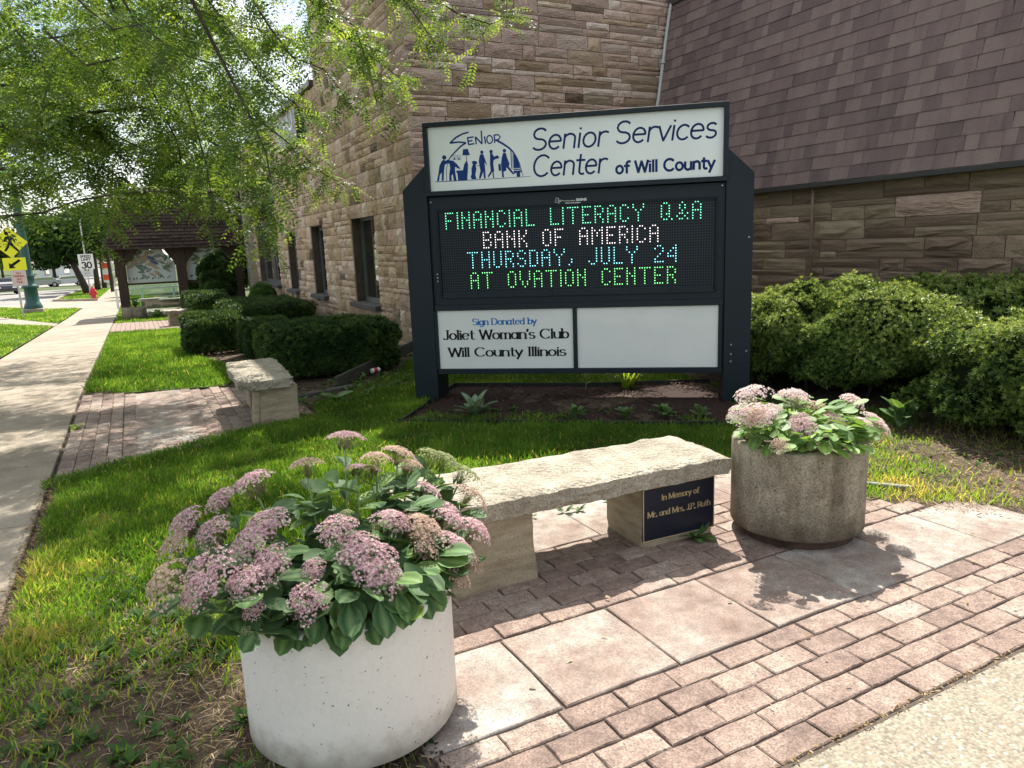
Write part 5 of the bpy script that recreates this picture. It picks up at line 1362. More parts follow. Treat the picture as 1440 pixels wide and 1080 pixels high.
MB().tube([(0, 0, 0), (.01, 0, .15), (0, .01, .34)], [.006, .005, .003], 6).build('stem', M_stem, e2)
lm = sleaf(71, .09, .04).mesh('leaf', M_lily, True)
for i in range(12): put('leaf', lm, e2, mat4=Matrix.Translation((0, 0, .06 + i * .024)) @ Matrix.Rotation(i * 2.4, 4, 'Z') @ Matrix.Rotation(-.5, 4, 'Y'))
rosette('weed', (1.355, .865, .0), 'leafy green weed growing at the foot of the plaque', 12, .125, .062, M_weedo, 81, (.1, .95), 'weed')
for i, (x, y, n, lb_) in enumerate([(2.86, 2.98, 22, 'low green leafy clump in the mulch bed nearest the right post'), (2.55, 3.12, 20, 'low green leafy clump in the mulch bed behind the bench seat'), (2.22, 3.42, 14, 'small green clump in the middle of the mulch bed'), (3.10, 2.78, 14, 'small leafy clump by the front edging near the right post')]):
    rosette('plant', (x, y, .015), lb_, n, .11, .055, M_weedo, 90 + i, (.1, 1.1), hgt=.06)
rosette('weed', (4.12, 1.62, -.01), 'dark broad-leaved weed under the right clipped yew', 16, .20, .10, M_weedo, 98, (.3, 1.3), 'weed', hgt=.15)
rosette('weed', (.62, 5.72, -.01), 'broad-leaved weed in the soil beside the shaded bench', 9, .20, .12, M_weedo, 99, (.05, .6), 'weed')
rosette('weed', (.44, 1.62, .0), 'tiny weed sprouting behind the left leg of the plaque bench', 7, .07, .035, M_weedo, 100, (.1, .9), 'weed')
rosette('weed', (-1.80, 5.95, .0), 'small yellow-green weed in the joint between sidewalk and brick pad', 8, .08, .05, M_lily, 101, (.05, .6), 'weed')
# black edging round the bed
b = MB(); K_ = BED[:4] 
def wall_line(b, pts, h, t, z=-.02):
    for (x0, y0), (x1, y1) in zip(pts[:-1], pts[1:]):
        L_ = math.hypot(x1 - x0, y1 - y0); b.box(((x0 + x1) / 2, (y0 + y1) / 2, z + h / 2), (L_, t, h), math.atan2(y1 - y0, x1 - x0))
wall_line(b, [(1.31, 4.77), (.85, 4.23), (1.67, 3.60), (2.44, 2.97), (3.06, 2.52)], .065, .016); wall_line(b, [(1.31, 4.77), (1.93, 5.51), (3.13, 4.56), (4.25, 3.93)], .075, .016)
for i in range(40):
    t = i / 40; x, y = .85 + t * 2.2, 4.23 - t * 1.71; b.box((x, y + .0, .045), (.035, .022, .012), R(-38))
tag(b.build('bed_edging', flat('black_plastic', (.012, .013, .014), .5)), 'scalloped black plastic edging round the mulch bed under the sign', 'edging')
# loose timber, can, edging strip, dry leaf
tm = empty('timber_board', (1.62, 7.30, .08), 0, label='dark timber board lying on edge from the hedge towards the sign post', cat='board')
MB().box((0, 0, 0), (2.3, .045, .15), M=Matrix.Rotation(R(46.5), 4, 'Z') @ Matrix.Rotation(R(-3.0), 4, 'Y') @ Matrix.Translation((0, 0, .02)), bev=.004).build('board', mat('grey_timber', [(0.3, (.035, .038, .03)), (.7, (.075, .075, .06))], 7, .8, .3, 60, stretch=(.3, 1, 3)), tm)
MB().box((.58, 6.24, -.005), (.9, .10, .05), R(16), bev=.008).build('stone_edging', M_slate); tag(bpy.data.objects['stone_edging'], 'low flat stone edging strip in front of the clipped hedge', 'edging')
cn_ = empty('drink_can', (1.45, 6.95, .055), R(25), label='crushed red and white can lying by the timber board', cat='can')
b = MB(); b.tube([(-.065, 0, 0), (-.06, 0, 0), (-.02, .003, .003), (.02, -.003, 0), (.06, 0, 0), (.065, 0, 0)], [.024, .032, .029, .031, .032, .024], 14); b.build('body', M_white, cn_, smooth=True)
b = MB(); b.tube([(-.035, .002, .002), (0, 0, .001), (.022, -.003, 0)], [.0325, .0315, .0325], 14, caps=False); b.build('band', flat('can_red', (.45, .03, .03), .35), cn_, smooth=True)
MB().box((2.85, .835, .012), (.30, .030, .022), R(-52), bev=.004).build('edging_strip', flat('strip_pale', (.20, .24, .21), .5)); tag(bpy.data.objects['edging_strip'], 'short pale green plastic strip at the edge of the paving by the grey planter', 'edging')
dl = empty('dry_leaf', (-.36, 5.92, .012), .4, label='curled tan dead leaf on the shaded bricks beside the bench', cat='leaf')
sleaf(300, .15, .09).build('blade', M_straw2, dl, smooth=True)
# scattered fallen leaflets on the paving
litter('fallen_leaflets', [(-.4, -.5), (3.4, -.5), (2.6, .6), (1.5, .6), (-.4, .8)], 46, .022, .010, M_straw, .3, 1, zoff=.004, lift=.1)
litter('fallen_leaflets', [(-3.4, .5), (-1.9, .5), (-1.9, 12), (-3.4, 12)], 160, .022, .010, M_straw, 0, 1, zoff=.004, lift=.1)
litter('fallen_leaflets', [(-1.8, 4.2), (.1, 4.9), (0, 7.2), (-1.8, 7.8)], 70, .022, .010, M_straw, 0, 1, zoff=.004, lift=.1)

# ================================================================ HEDGES
def sprig(n=6, L_=1.0, w=.16, seed=0):
    r = random.Random(seed); V = []; Fc = []
    for i in range(n):
        a = i * 2.4; el = .35 + .9 * (i / n); d = Vector((math.cos(a) * math.cos(el), math.sin(a) * math.cos(el), math.sin(el))); s_ = d.cross(Vector((0, 0, 1))).normalized() * w * .5
        b0 = Vector((0, 0, .12 * i / n)); V += [b0 - s_, b0 + d * L_, b0 + s_]; Fc.append((3 * i, 3 * i + 1, 3 * i + 2))
    return [tuple(v) for v in V], Fc
def hedge(name, c, half, hgt, rz, label, n, size, m, seed, power=3.0, lump=.10, group=None, z0=0.0, flat_=0.0, boxy=False):
    """clipped shrub: superellipsoid with uneven surface, sprigs over a dark inside, short stems below"""
    e = empty(name, (c[0], c[1], z0), rz, label=label, cat='shrub', group=group)
    r = np.random.default_rng(seed)
    def surf(d):
        a, b_, h = half[0], half[1], hgt / 2
        t = (np.abs(d[:, 0] / a) ** power + np.abs(d[:, 1] / b_) ** power + np.abs(d[:, 2] / h) ** power) ** (-1 / power)
        P = d * t[:, None]
        nz = 1 + lump * ((vnoise(d[:, 0] * 2 + seed, d[:, 1] * 2 + d[:, 2] * 2.3, 1.7, seed) - .5) * 1.8 + (vnoise(d[:, 0] * 3 + d[:, 2] * 3.1, d[:, 1] * 3 - d[:, 2] * 2, 2.2, seed + 2) - .5) * 1.2)
        P = P * nz[:, None]; g = np.stack([np.sign(P[:, 0]) * np.abs(P[:, 0] / a) ** (power - 1) / a, np.sign(P[:, 1]) * np.abs(P[:, 1] / b_) ** (power - 1) / b_, np.sign(P[:, 2]) * np.abs(P[:, 2] / h) ** (power - 1) / h], 1)
        return P, g / np.linalg.norm(g, axis=1, keepdims=True)
    # inside
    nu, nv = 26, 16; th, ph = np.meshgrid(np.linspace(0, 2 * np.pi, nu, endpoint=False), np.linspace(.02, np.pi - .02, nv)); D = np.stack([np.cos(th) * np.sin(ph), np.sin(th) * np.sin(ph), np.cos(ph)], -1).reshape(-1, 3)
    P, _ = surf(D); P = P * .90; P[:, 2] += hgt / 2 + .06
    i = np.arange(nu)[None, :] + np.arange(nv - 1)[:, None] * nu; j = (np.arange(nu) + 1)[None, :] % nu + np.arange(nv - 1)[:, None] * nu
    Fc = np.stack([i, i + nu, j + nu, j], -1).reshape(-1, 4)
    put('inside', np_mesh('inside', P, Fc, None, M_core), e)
    D = r.normal(size=(n, 3)) * np.array([half[0], half[1], hgt / 2]) ; D /= np.linalg.norm(D, axis=1, keepdims=True)
    D = D[(D[:, 2] > -.62)]; P, Nn = surf(D); n = len(P)
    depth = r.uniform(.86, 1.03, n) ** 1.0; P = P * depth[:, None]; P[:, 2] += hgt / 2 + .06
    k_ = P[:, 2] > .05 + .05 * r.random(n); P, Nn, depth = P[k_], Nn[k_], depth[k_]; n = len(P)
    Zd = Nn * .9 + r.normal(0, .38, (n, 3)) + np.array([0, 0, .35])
    T = np.clip(r.beta(2, 2.4, n) * .8 + (vnoise(P[:, 0] * 1 + seed, P[:, 1] + P[:, 2], 5, seed + 7) - .5) * .5 + np.where(depth > .98, .10, 0) + .26 * np.clip(Nn[:, 2], -.3, 1) * (m is M_yew), 0, 1)  # yew sprigs facing up get a lighter tint: sunlit top put into the colour
    TV, TF = sprig(7, 1.0, .50, seed)
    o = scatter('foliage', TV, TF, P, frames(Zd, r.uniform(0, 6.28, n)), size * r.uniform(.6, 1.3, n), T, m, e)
    tag(o, kind='stuff')
    for k_ in range(5):
        x, y = r.uniform(-.5, .5) * half[0], r.uniform(-.5, .5) * half[1]; MB().tube([(x, y, -.05), (x * 1.2, y * 1.2, hgt * .4)], [.018, .012], 6).build('stem', M_bark, e)
    return e
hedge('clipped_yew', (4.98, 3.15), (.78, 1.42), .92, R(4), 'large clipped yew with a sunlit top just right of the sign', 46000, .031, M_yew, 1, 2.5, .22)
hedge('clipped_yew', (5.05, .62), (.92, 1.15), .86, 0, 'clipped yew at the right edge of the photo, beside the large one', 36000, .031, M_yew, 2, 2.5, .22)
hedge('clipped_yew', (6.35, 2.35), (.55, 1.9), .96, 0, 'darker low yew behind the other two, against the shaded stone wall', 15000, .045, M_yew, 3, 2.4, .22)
hb = [((1.03, 7.72), (.80, .62), .60, 'dark clipped hedge block directly behind the shaded bench', 16000, .050),
      ((-.02, 11.85), (.45, .85), .60, 'square clipped hedge beside the lawn with a sunlit top', 10000, .052),
      ((.62, 10.0), (.36, .55), .55, 'small clipped hedge with a pale sprig between two larger blocks', 9000, .045),
      ((.62, 20.6), (.50, 1.6), .80, 'far clipped hedge with a yellow-green top next to the timber shelter', 9000, .07),
      ((1.45, 15.6), (.85, 1.7), .64, 'long low dark hedge below the narrow windows', 14000, .06),
      ((2.15, 20.2), (.35, .6), .95, 'small pale rounded shrub at the sill of the large window', 3500, .07)]
for i, (c, h2, hg, lb_, n, sz) in enumerate(hb):
    hedge('clipped_hedge', c, h2, hg, 0, lb_, n, sz, M_box if i != 5 else M_weed, 10 + i, 8.0 if i != 5 else 2.2, .06, z0=gzf(c[1]) - .02)
hedge('tall_shrub', (1.38, 24.9), (.52, .5), 1.95, 0, 'tall dark columnar shrub in front of the second bay of the shelter', 6000, .10, M_box, 31, 2.6, .14, z0=gzf(25) - .02)
# pale sprig of variegated leaves
rosette('plant', (.36, 9.7, .35), 'pale green sprig poking out of the small clipped hedge', 40, .10, .05, M_silver, 120, (.0, 1.4), hgt=.22)

# ================================================================ HONEY LOCUSTS
BR = [
[(-2.47, 4.6, 1.8), (-1.97, 4.72, 1.92), (-1.7, 4.84, 1.95), (-1.46, 4.96, 2.05), (-1.15, 5.08, 2.11), (-0.82, 5.2, 2.14)],
[(-2.41, 6.5, 2.68), (-1.73, 6.38, 2.77), (-1.35, 6.25, 2.93), (-0.87, 6.12, 2.99), (-0.46, 6.0, 2.82), (-0.27, 5.88, 2.61), (-0.11, 5.75, 2.34), (0.08, 5.62, 2.02), (0.18, 5.5, 1.83)],
[(-1.55, 5.5, 3.46), (-1.28, 5.4, 3.17), (-0.95, 5.3, 3.25), (-0.6, 5.2, 3.28), (-0.31, 5.1, 3.19), (-0.12, 5.0, 2.89)],
[(-0.44, 5.2, 3.93), (-0.26, 5.08, 3.64), (-0.11, 4.96, 3.34), (0.05, 4.84, 3.04), (0.3, 4.72, 2.8), (0.39, 4.6, 2.7)],
[(-0.1, 4.8, 3.85), (0.12, 4.7, 3.41), (0.26, 4.6, 3.17), (0.49, 4.5, 3.07), (0.6, 4.4, 2.88)],
[(0.35, 5.0, 4.02), (0.6, 4.9, 3.62), (0.81, 4.8, 3.41), (1.02, 4.7, 3.22), (1.21, 4.6, 3.05)],
[(0.99, 4.6, 4.03), (1.2, 4.53, 3.75), (1.36, 4.47, 3.52), (1.47, 4.4, 3.32)],
[(1.25, 4.6, 4.06), (1.47, 4.55, 3.78), (1.75, 4.5, 3.62), (2.04, 4.45, 3.55), (2.41, 4.4, 3.71)],
[(-0.18, 5.4, 3.02), (0.03, 5.3, 2.8), (0.31, 5.2, 2.54), (0.56, 5.1, 2.28), (0.74, 5.0, 2.16)],
[(-0.35, 5.4, 2.58), (-0.07, 5.3, 2.38), (0.22, 5.2, 2.32), (0.47, 5.1, 2.41)],
[(-2.6, 7.5, 3.35), (-1.92, 7.38, 3.77), (-1.4, 7.25, 3.86), (-0.86, 7.12, 4.01), (-0.31, 7.0, 4.1)],
[(-2.28, 6.5, 3.53), (-1.88, 6.44, 3.31), (-1.51, 6.38, 3.07), (-1.21, 6.32, 2.68), (-1.0, 6.26, 2.41), (-0.76, 6.2, 2.34)],
[(-2.32, 6.2, 2.94), (-1.88, 6.15, 2.7), (-1.57, 6.1, 2.55), (-1.24, 6.05, 2.39), (-0.96, 6.0, 2.2)],
[(-2.33, 5.8, 2.41), (-1.93, 5.73, 2.35), (-1.62, 5.67, 2.29), (-1.36, 5.6, 2.21)],
[(-1.89, 3.0, 2.99), (-1.6, 2.95, 2.87), (-1.49, 2.9, 2.73), (-1.41, 2.85, 2.54), (-1.46, 2.8, 2.39)],
[(-0.79, 2.2, 3.0), (-0.65, 2.14, 2.61), (-0.58, 2.08, 2.41), (-0.52, 2.02, 2.23), (-0.48, 1.96, 2.07), (-0.48, 1.9, 1.94)],
[(-1.35, 2.6, 3.06), (-1.19, 2.53, 2.83), (-1.08, 2.47, 2.72), (-0.88, 2.4, 2.76)],
[(-1.06, 3.4, 3.29), (-0.94, 3.33, 3.0), (-0.8, 3.27, 2.87), (-0.61, 3.2, 2.79)],
[(-2.67, 8.5, 2.31), (-2.09, 8.4, 2.46), (-1.48, 8.3, 2.7), (-0.84, 8.2, 2.94), (-0.19, 8.1, 3.2), (0.5, 8.0, 3.54)],
[(-2.14, 8.8, 4.41), (-1.5, 8.72, 3.82), (-0.75, 8.65, 3.68), (0.06, 8.57, 3.54), (0.72, 8.5, 3.2)],
[(-1.35, 7.5, 4.41), (-0.74, 7.42, 3.88), (-0.22, 7.35, 3.46), (0.18, 7.28, 2.92), (0.45, 7.2, 2.6)],
[(-1.08, 6.0, 4.05), (-0.92, 5.92, 3.51), (-0.79, 5.84, 3.13), (-0.62, 5.76, 2.62), (-0.6, 5.68, 2.22), (-0.57, 5.6, 2.02)],
[(0.4, 4.2, 3.82), (0.52, 4.15, 3.46), (0.67, 4.1, 3.3), (0.74, 4.05, 2.98), (0.77, 4.0, 2.7)],
[(-2.72, 9.5, 3.07), (-1.89, 9.38, 3.5), (-1.04, 9.25, 3.96), (-0.15, 9.12, 4.34), (1.11, 9.0, 4.42)],
[(-2.87, 9.5, 2.03), (-2.32, 9.33, 2.03), (-1.84, 9.17, 2.07), (-1.36, 9.0, 2.01)],
[(-0.84, 5.0, 3.29), (-0.57, 4.93, 2.91), (-0.48, 4.87, 2.34), (-0.47, 4.8, 1.98)],
[(-2.02, 6.6, 3.21), (-1.57, 6.55, 3.16), (-1.14, 6.5, 2.78), (-0.66, 6.45, 2.51), (-0.14, 6.4, 2.36)],
[(-0.68, 7.0, 4.4), (-0.19, 6.85, 4.07), (0.35, 6.7, 3.94), (0.84, 6.55, 3.8), (1.11, 6.4, 3.79)]]
def frond_mesh(seed, L_=.17, pairs=10, lw=(.033, .0125), rib=True):
    """pinnate leaf: rachis along +x with paired leaflets, drooping"""
    r = random.Random(seed); V, Fc = [], []
    rach = []
    for i in range(pairs + 1):
        t = i / pairs; rach.append(Vector((L_ * t, 0, -.035 * t * t)))
    for i in range(pairs):
        a, b_ = rach[i], rach[i + 1]; n = len(V); w = .0007
        
        if rib: V += [a + Vector((0, -w, 0)), a + Vector((0, w, 0)), b_ + Vector((0, w, 0)), b_ + Vector((0, -w, 0))]; Fc.append((n, n + 1, n + 2, n + 3))
        if i == 0: continue
        for s_ in (-1, 1):
            ang = s_ * R(r.uniform(55, 75)); sc_ = (1 - .5 * abs(i / pairs - .45)) * r.uniform(.85, 1.1); d = Vector((math.cos(ang), math.sin(ang), r.uniform(-.35, .1))).normalized()
            q = d.cross(Vector((r.uniform(-.5, .5), 0, 1))).normalized() * lw[1] * .5 * sc_; c = a; n = len(V); l = lw[0] * sc_
            V += [c, c + d * l * .5 - q, c + d * l, c + d * l * .5 + q]; Fc.append((n, n + 1, n + 2, n + 3))
    return [tuple(v) for v in V], Fc
FR = [frond_mesh(i, .20 + .02 * (i % 3), 9 + i % 3, (.038, .0135)) for i in range(4)]
FRS = [frond_mesh(9, .22, 8, (.044, .018), False)]
def locust(loc, label, branches, seed, trunk, n_single, dens, size=1.0, extra=None, tbias=0.0):
    r = np.random.default_rng(seed); e = empty('honey_locust', loc, 0, label=label, cat='tree'); o = np.array(loc)
    b = MB(); b.tube([Vector(p_) - Vector(loc) for p_ in trunk[0]], trunk[1], 14); b.build('trunk', M_bark, e, smooth=True)
    PP, DD = [], []
    for br in branches:
        pts = [Vector(p_) - Vector(loc) for p_ in br]; L_ = sum((a - c).length for a, c in zip(pts[:-1], pts[1:])); r0 = .004 + .0042 * L_
        b = MB(); b.tube(pts, [r0 * (1 - .8 * k_ / (len(pts) - 1)) + .0015 for k_ in range(len(pts))], 6)
        # side twigs
        for i in range(len(pts) - 1):
            seg = pts[i + 1] - pts[i]; m_ = max(1, int(seg.length * dens))
            for k_ in range(m_):
                t = r.random(); p0 = pts[i] + seg * t; dr = Vector(r.normal(0, 1, 3)); dr.z *= .45; dr = (dr.normalized() + seg.normalized() * .6).normalized(); tl = r.uniform(.12, .42) * size
                p1 = p0 + dr * tl * .5 + Vector((0, 0, .01)); p2 = p0 + dr * tl + Vector((0, 0, -.06 * tl / .3))
                b.tube([p0, p1, p2], [.0022, .0016, .0009], 3, caps=False)
                nf = int(r.integers(6, 11))
                for q in range(nf):
                    u = (q + r.random()) / nf; c = p0.lerp(p1, u * 2) if u < .5 else p1.lerp(p2, u * 2 - 1)
                    fd = Vector(r.normal(0, 1, 3)); fd.z = fd.z * .35 - .35; fd = (fd.normalized() + dr * .5).normalized()
                    PP.append(tuple(c)); DD.append(tuple(fd))
        b.build('branch', M_bark, e)
    P, D = np.array(PP), np.array(DD)
    if extra is not None:
        P = np.concatenate([P, extra[0] - o]); D = np.concatenate([D, extra[1]])
    n = len(P); dist = np.array([shows(q, .18) for q in (P + o)]); order = np.argsort(-dist)
    Rm = frames_xy(D, np.stack([r.normal(0, .45, n), r.normal(0, .45, n), np.ones(n)], 1)); S = size * r.uniform(.75, 1.25, n)
    sing = set(order[:n_single].tolist())
    ms = []
    for k_, (V, Fc) in enumerate(FR):
        b = MB(); b.add(V, Fc); ms.append(b.mesh('leaf', M_locusto))
    for i in order[:n_single]:
        A = Matrix([list(Rm[i][0] * S[i]) + [P[i][0]], list(Rm[i][1] * S[i]) + [P[i][1]], list(Rm[i][2] * S[i]) + [P[i][2]], [0, 0, 0, 1]])
        put('leaf', ms[int(r.integers(4))], e, mat4=A)
    rest = order[n_single:]; T = np.clip(r.beta(2, 2, n) * .9 + tbias, 0, 1)
    V, Fc = FRS[0]
    q = rest
    tag(scatter('foliage', V, Fc, P[q], Rm[q], S[q], T[q], M_locust, e), kind='stuff')
    return e
# foliage higher and further out, mostly above the picture: it shades the walk and the lawn
def cloud(n, box, seed, cl=26, rad=.5):
    r = np.random.default_rng(seed); C_ = np.stack([r.uniform(*box[0], cl), r.uniform(*box[1], cl), r.uniform(*box[2], cl)], 1)
    P = C_[r.integers(0, cl, n)] + r.normal(0, rad, (n, 3)) * np.array([1, 1, .45]); D = r.normal(0, 1, (n, 3)); D[:, 2] = D[:, 2] * .35 - .3
    return P, D / np.linalg.norm(D, axis=1, keepdims=True)
x5 = cloud(950, ((-1.9, .4), (4.2, 11.5), (3.9, 5.0)), 25, 34, .20); x6 = cloud(1500, ((-3.6, -.2), (8.5, 15), (3.4, 5.2)), 26, 16, .34)
BR_near = [BR[i] for i in (14, 15, 16, 17, 22, 0, 2, 3, 4, 5, 6, 7, 8, 9, 25)]
BR_far = [BR[i] for i in range(len(BR)) if i not in (24, 14, 15, 16, 17, 22, 0, 2, 3, 4, 5, 6, 7, 8, 9, 25)]
def limb(a, c, k_=5, sag=.4):
    a, c = Vector(a), Vector(c); return [tuple(a.lerp(c, t / k_) + Vector((0, 0, sag * math.sin(math.pi * t / k_)))) for t in range(k_ + 1)]
limbs = [limb((-4.9, 5.2, 2.6), (-1.5, 5.0, 4.3)), limb((-4.9, 5.2, 3.0), (.2, 4.4, 5.0)), limb((-4.9, 5.2, 3.2), (-1.5, 2.0, 4.6)), limb((-4.9, 5.2, 3.2), (-.2, 1.6, 5.4)), limb((-1.5, 5.0, 4.3), (.6, 5.6, 4.2)), limb((-4.9, 5.2, 2.2), (-2.47, 4.6, 1.85), 4, .15)]
x1 = cloud(1900, ((-2.4, .3), (3.6, 8.5), (3.9, 5.4)), 5, 44, .40); x4 = cloud(2000, ((-.6, .45), (1.9, 4.0), (4.2, 5.0)), 15, 16, .30); x1 = (np.concatenate([x1[0], x4[0]]), np.concatenate([x1[1], x4[1]])); x2 = cloud(450, ((-1.2, 1.4), (5.2, 9.0), (3.3, 5.0)), 6, 16, .38)
locust((-4.9, 5.2, 0), 'honey locust reaching in from the left with its nearest feathery leaves hanging over the walk', BR_near + limbs, 41, ([(-4.9, 5.2, -.1), (-4.9, 5.2, 1.2), (-4.88, 5.2, 2.2), (-4.7, 5.15, 3.4), (-4.5, 5.1, 5.0)], [.20, .16, .14, .11, .06]), 300, 17, 1.0, (np.concatenate([x1[0], x2[0], x5[0]]), np.concatenate([x1[1], x2[1], x5[1]])))
limbs2 = [limb((-4.6, 13.2, 2.4), (-2.2, 9.4, 3.6)), limb((-4.6, 13.2, 2.8), (-1.0, 10.5, 4.6)), limb((-4.6, 13.2, 3.0), (.5, 12.5, 5.2)), [(-3.6, 12.0, 1.9), (-2.9, 11.0, 2.9), (-2.3, 10.4, 3.5), (-1.6, 9.9, 4.0), (-1.0, 9.7, 4.1)], [(-4.6, 13.2, 2.6), (-3.2, 12.5, 3.1), (-2.5, 12.2, 3.6), (-1.6, 11.5, 4.4)]]
x3 = cloud(3400, ((-4.8, 1.2), (7.8, 16), (2.9, 6.4)), 8, 60, .48)
locust((-4.6, 13.2, gzf(13.2)), 'honey locust further along the walk, its darker limbs showing behind the nearer leaves', BR_far + limbs2, 43, ([(-4.6, 13.2, gzf(13.2) - .1), (-4.6, 13.2, 1.4), (-4.55, 13.2, 2.6), (-4.3, 13.1, 4.2), (-4.1, 13.0, 5.6)], [.24, .19, .16, .12, .06]), 0, 17, 1.35, (np.concatenate([x3[0], x6[0]]), np.concatenate([x3[1], x6[1]])), .0)

# ================================================================ TIMBER SHELTER
PY0 = 26.8
def Zs(z): return z
sh = empty('timber_shelter', (0, PY0, gzf(PY0)), 0, label='brown timber entrance shelter with a shingled roof, diagonal braces and etched glass panes', cat='shelter')
G0 = gzf(PY0)
def S3(x, y, z): return (x, y - PY0, z - G0)
for x0, x1 in ((-1.62, -1.33), (.28, .60), (2.2, 2.5)):
    MB().box(S3((x0 + x1) / 2, PY0, (1.86 + G0) / 2), (x1 - x0, .28, 1.86 - G0), bev=.01).build('post', M_brown, sh)
for x0, x1 in ((-1.62, -1.33), (2.2, 2.5)):
    MB().box(S3((x0 + x1) / 2, PY0 + 3.4, (1.86 + G0) / 2), (x1 - x0, .28, 1.86 - G0), bev=.01).build('post', M_brown, sh)
def brace(x0, z0, x1, z1):
    b = MB(); b.prism([(x0, z0), (x1, z1), (x1, 1.86), (x0, 1.86)], lambda u, w, d: S3(u, PY0 - .10 + d, w), .2); b.build('brace', M_brown, sh, fix=True)
brace(-1.33, 1.30, -.86, 1.82); brace(-.04, 1.80, .28, 1.30); brace(.60, 1.30, .98, 1.80); brace(1.75, 1.78, 2.2, 1.22)
MB().box(S3(.5, PY0, 1.90), (4.6, .34, .10), bev=.01).build('beam', M_brown, sh)
MB().box(S3(-.53, PY0 + .12, .66), (1.62, .07, .07)).build('rail', M_brown, sh); MB().box(S3(1.40, PY0 + .12, .62), (1.60, .07, .07)).build('rail', M_brown, sh)
rf2 = MB(); rz0, rz1 = 1.86, 3.80
rf2.prism([(-1.88, rz0), (2.70, rz0), (2.70, rz1), (-1.25, rz1)], lambda u, w, d: S3(u, PY0 - .35 + (w - rz0) * .28 + d, w), 3.2)
r2 = rf2.build('roof', M_brown, sh, fix=True)
n = 17
for i in range(n):
    z0 = rz0 + (rz1 - rz0) * i / n; z1 = rz0 + (rz1 - rz0) * (i + 1) / n; xl = -1.88 + .63 * i / n; yb = PY0 - .35 + (z0 - rz0) * .28
    b = MB(); x = xl + random.uniform(-.1, 0)
    while x < 2.68:
        x2 = min(2.70, x + random.uniform(.14, .34)); dy = random.uniform(.0, .012)
        b.add([S3(x + .006, yb - .075 - dy * 3, z0), S3(x2 - .006, yb - .075 - dy * 3, z0), S3(x2 - .004, yb + .0, z1 + .02), S3(x + .004, yb + .0, z1 + .02), S3(x + .004, yb, z0), S3(x2 - .004, yb, z0)], [(0, 1, 2, 3), (4, 5, 1, 0), (4, 0, 3), (1, 5, 2)]); x = x2
    tag(b.build('shingle_course', M_brsh, r2), kind='stuff')
MB().box(S3(.72, PY0 + .15, rz1 + .05), (4.0, .22, .10), bev=.01).build('roof_cap', M_cap, sh)
MB().box(S3(2.25, PY0 + .6, 1.0), (.55, .9, 3.2)).build('wall', M_brown, sh)
MB().box(S3(.45, PY0 + 1.6, G0 + .02), (4.2, 3.6, .05)).build('floor', M_conc, sh)
# etched panes
def octo(x0, x1, z0, z1, c): return [(x0, z0), (x1, z0), (x1, z1 - c), (x1 - c * .85, z1), (x0 + c * .85, z1), (x0, z1 - c)]
for x0, x1, z1, ttl in ((-1.30, .25, 1.82, 0), (.63, 2.18, 1.80, 1)):
    b = MB(); b.prism(octo(x0, x1, .70, z1, .48), lambda u, w, d: S3(u, PY0 + .16 + d, w), .012); g = b.build('pane', M_etch, sh, fix=True)
    b = MB(); r_ = random.Random(4 + ttl); W_ = x1 - x0
    def bladeleaf(cx, cz, ang, L_, w, mi):
        n0 = 6; vs = []
        for k_ in range(n0 + 1):
            t = k_ / n0; ww = w * math.sin(math.pi * t) ** .8; px = cx + math.cos(ang) * L_ * t; pz = cz + math.sin(ang) * L_ * t
            if px < x0 + .03 or px > x1 - .03 or pz > z1 - .03 or (pz > z1 - .48 and (px < x0 + (pz - z1 + .48) * .85 + .03 or px > x1 - (pz - z1 + .48) * .85 - .03)): ww = 0
            for s_ in (-1, 1): vs.append((px - math.sin(ang) * ww * s_, pz + math.cos(ang) * ww * s_))
        d = .002 + .0006 * r_.random()
        b.add([S3(u, PY0 + .16 - d, w_) for u, w_ in vs], [(2 * k_, 2 * k_ + 1, 2 * k_ + 3, 2 * k_ + 2) for k_ in range(n0)], mi)
    for k_ in range(46):
        bladeleaf(x0 + r_.uniform(.02, W_ - .25), r_.uniform(1.0, 1.7), r_.uniform(-.9, 1.1), r_.uniform(.24, .42), r_.uniform(.035, .07), r_.choice((0, 0, 1, 2, 2, 3)))
    for k_ in range(14): bladeleaf(x0 + .08 + W_ * .88 * k_ / 14, .80 + r_.uniform(-.02, .04), r_.uniform(.6, 2.4), .09, .022, r_.choice((2, 4)))
    b.build('etched_leaves', [flat('etch_tan', (.36, .28, .18), .6), flat('etch_grey', (.22, .24, .22), .6), flat('etch_green', (.10, .18, .10), .6), flat('etch_blue', (.06, .09, .22), .6), M_dark], g)
    MB().box(S3((x0 + x1) / 2, PY0 + .17, (.62 + G0) / 2 + .02), (x1 - x0, .010, .56 - G0)).build('pane', M_clear, sh)

# grey tub of dark leaves by the shelter, low concrete blocks and white rail beyond
planter((-1.22, 25.45, gzf(25.45) - .0), .36, .0, .40, M_potg, 'far squat concrete planter at the foot of the shelter post', 7)
rosette('plant', (-1.18, 25.45, gzf(25.45) + .38), 'leafy dark plant in the far squat planter', 34, .20, .10, M_weedo, 130, (.1, 1.2), hgt=.12)
rosette('plant', (-.55, 25.2, gzf(25.2)), 'dark leafy clump on the grass beside the far squat planter', 22, .34, .14, M_weedo, 131, (.1, 1.0))
for x, y, w, lb_ in ((-.45, 32.6, 1.0, 'pale concrete block on the lawn seen through the shelter, left one'), (.35, 30.6, 1.2, 'pale concrete block on the lawn seen through the shelter, nearer one')):
    e = empty('concrete_block', (x, y, gzf(y)), R(3), label=lb_, cat='block'); MB().box((0, 0, .2), (w, .5, .42), bev=.02).build('block', M_conc, e); MB().box((0, 0, .45), (w + .12, .6, .07), bev=.015).build('cap', M_stone, e)
